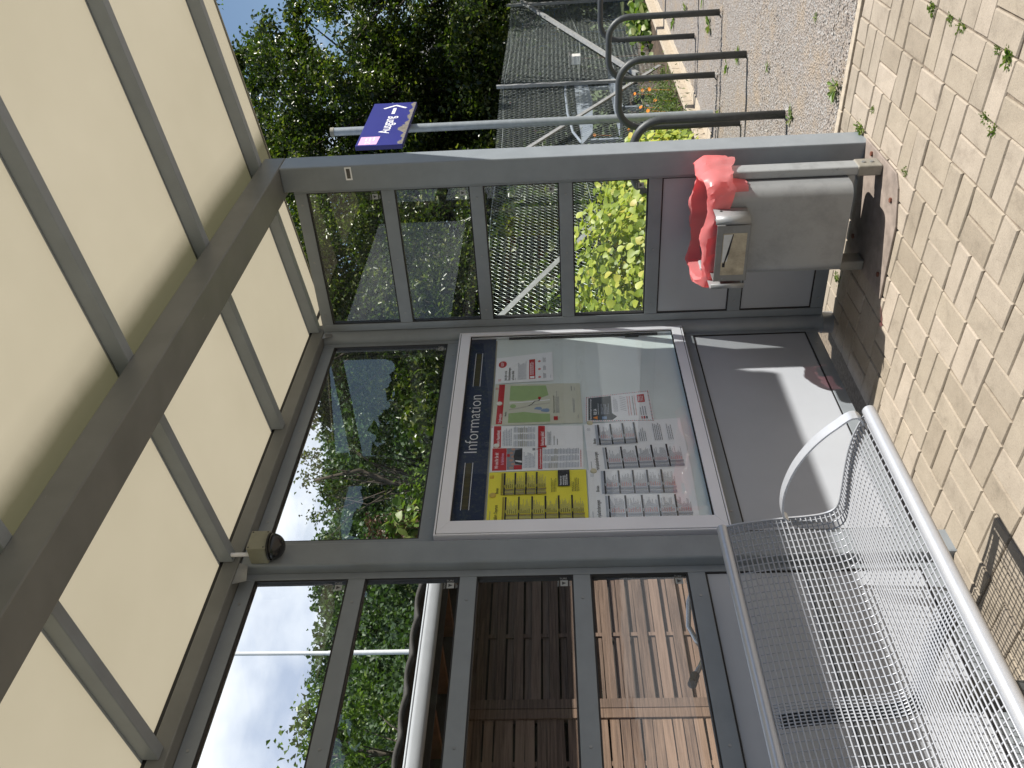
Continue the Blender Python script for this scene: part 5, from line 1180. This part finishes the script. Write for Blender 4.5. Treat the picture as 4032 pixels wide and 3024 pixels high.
tree('young_bush', 'mid green bush beyond the end of the shed roof', (3.5, 4.5, -.06), (3.5, 4.5, 1.75), (.75, .6, 1.35), 90, 110, .07, 'leaf_mid', 61, None, .03, 'bush', 12, shell=.5)
tree('young_bush', 'light green young bush just behind the chain link', (4.3, 2.5, -.06), (4.3, 2.45, .85), (.6, .4, .7), 60, 40, .08, 'leaf_weed', 60, None, .02, 'bush', 12)
# shrub with brown seed heads close behind the back wall
rng = np.random.default_rng(77); bs = thing('seeding_shrub', 'shrub with brown seed heads behind the window above the display case', 'shrub', (-.15, 1.35, -.03))
P, cl = crown_points((-.13, 1.30, 2.36), (.19, .16, .18), 34, 9, rng, .4, .3); heart_leaves(P, .062, rng, rng.normal(size=P.shape) + np.array([-.3, -.4, .8]), 'leaf_weed', bs)
mb = MB()
for q in cl[:30]: b_ = Vector((-.10 + rng.normal() * .04, 1.33 + rng.normal() * .05, 0)); q = Vector(q); mb.tube([b_, b_.lerp(q, .6) + Vector((0, 0, .1)), q], [.009, .006, .003], 5)
mb.build('stems', 'stem_brown', bs)
hp = []
for q in cl[:16]:
    m_ = 40; hp.append(np.stack([q[0] + rng.normal(size=m_) * .02, q[1] + rng.normal(size=m_) * .02, q[2] + .05 + rng.random(m_) * .12], 1))
leafmesh('seed_heads', np.concatenate(hp), .022, rng, 'seed_brown', bs)
GB = 'trees behind the shed'
for k, (dx, dy, t_, top, rad, mat, lb, nc, per, gp) in enumerate([(.668, .772, 23, 4.7, 1.7, 'leaf_mid', 'round green tree right of the white mast', 150, 75, .9), (.700, .735, 25, 5.0, 1.6, 'leaf_dark', 'darker green tree at the right end of the shed roof', 150, 75, .9), (.640, .80, 27, 4.2, 1.7, 'leaf_dark', 'low dark tree behind the white mast', 140, 70, .9), (.600, .858, 26, 4.6, 1.8, 'leaf_mid', 'green tree left of the white mast', 160, 75, .9), (.560, .912, 24, 5.3, 2.0, 'leaf_mid', 'bushy green tree at the lower left edge', 170, 75, .9), (.556, .912, 19, 8.7, 1.55, 'leaf_mid', 'airy young tree standing against the clouds', 110, 70, .45)]):
    x_, y_ = at(dx, dy, t_); hgt = top * .46; tree('broadleaf_tree', lb, (x_, y_, -.06), (x_, y_, top - hgt), (rad, rad, hgt), nc, per, .15, mat, 80 + k, GB, .14, gap=gp)
# bare twigs of a dead tree top
mb = MB(); x_, y_ = at(.700, .735, 22); rg = random.Random(9)
for k in range(16):
    a = rg.uniform(-.9, .9); L = rg.uniform(.5, 1.4); b_ = Vector((x_ + rg.gauss(0, .1), y_, 5.9)); mb.tube([b_, b_ + Vector((math.sin(a) * L * .5, rg.gauss(0, .1), L * .6)), b_ + Vector((math.sin(a) * L, rg.gauss(0, .2), L))], [.014, .009, .003], 4)
mb.tube([(x_, y_, -.06), (x_, y_, 5.95)], [.11, .03], 7); tag(mb.build('bare_tree', 'bark'), 'leafless tree top with fine bare twigs behind the shed', 'tree')
# wooded hill far behind
hx = np.linspace(-60, 260, 60); hy = np.linspace(60, 330, 40); V = []
def hill_z(x_, y_):
    d = x_ * .60 + y_ * .80 ; return -1 + 39 * (1 / (1 + math.exp(-(d - 112) / 14))) + 2.5 * math.sin(x_ * .06) + 1.5 * math.sin(x_ * .15 + y_ * .07)
for a in hx:
    for b_ in hy: V.append((a, b_, hill_z(a, b_)))
F = [(i * 40 + k, (i + 1) * 40 + k, (i + 1) * 40 + k + 1, i * 40 + k + 1) for i in range(59) for k in range(39)]
mb = MB(); mb.add(V, F); structure(mb.build('hill', 'grassland', smooth=True))
rng = np.random.default_rng(55); PP = []
while len(PP) < 330:
    a = rng.uniform(-20, 190); b_ = rng.uniform(62, 230); d = a * .6 + b_ * .8
    ang = math.atan2(b_ + 2.5, a + 4)
    if 78 < d < 150 and .55 < ang < 1.2: PP.append((a, b_, hill_z(a, b_)))
L = []
for (a, b_, z) in PP:
    r_ = rng.uniform(2.4, 4.6); n = 420; u = rng.normal(size=(n, 3)); u /= np.linalg.norm(u, axis=1)[:, None]
    u *= (1 + .25 * np.sin(u[:, 0] * 5 + a) * np.cos(u[:, 2] * 6 + b_))[:, None] * rng.uniform(.7, 1.0, n)[:, None]
    L.append(np.array([a, b_, z + r_ * 1.0]) + u * np.array([r_, r_, r_ * 1.35]))
o = leafmesh('hill_forest', np.concatenate(L), .85, rng, 'leaf_forest', None, up=.3, aspect=.8); tag(o, 'distant wooded hillside seen over the shed roof', 'forest', kind='stuff')

# tree line across the tracks (mirrored in the glass)
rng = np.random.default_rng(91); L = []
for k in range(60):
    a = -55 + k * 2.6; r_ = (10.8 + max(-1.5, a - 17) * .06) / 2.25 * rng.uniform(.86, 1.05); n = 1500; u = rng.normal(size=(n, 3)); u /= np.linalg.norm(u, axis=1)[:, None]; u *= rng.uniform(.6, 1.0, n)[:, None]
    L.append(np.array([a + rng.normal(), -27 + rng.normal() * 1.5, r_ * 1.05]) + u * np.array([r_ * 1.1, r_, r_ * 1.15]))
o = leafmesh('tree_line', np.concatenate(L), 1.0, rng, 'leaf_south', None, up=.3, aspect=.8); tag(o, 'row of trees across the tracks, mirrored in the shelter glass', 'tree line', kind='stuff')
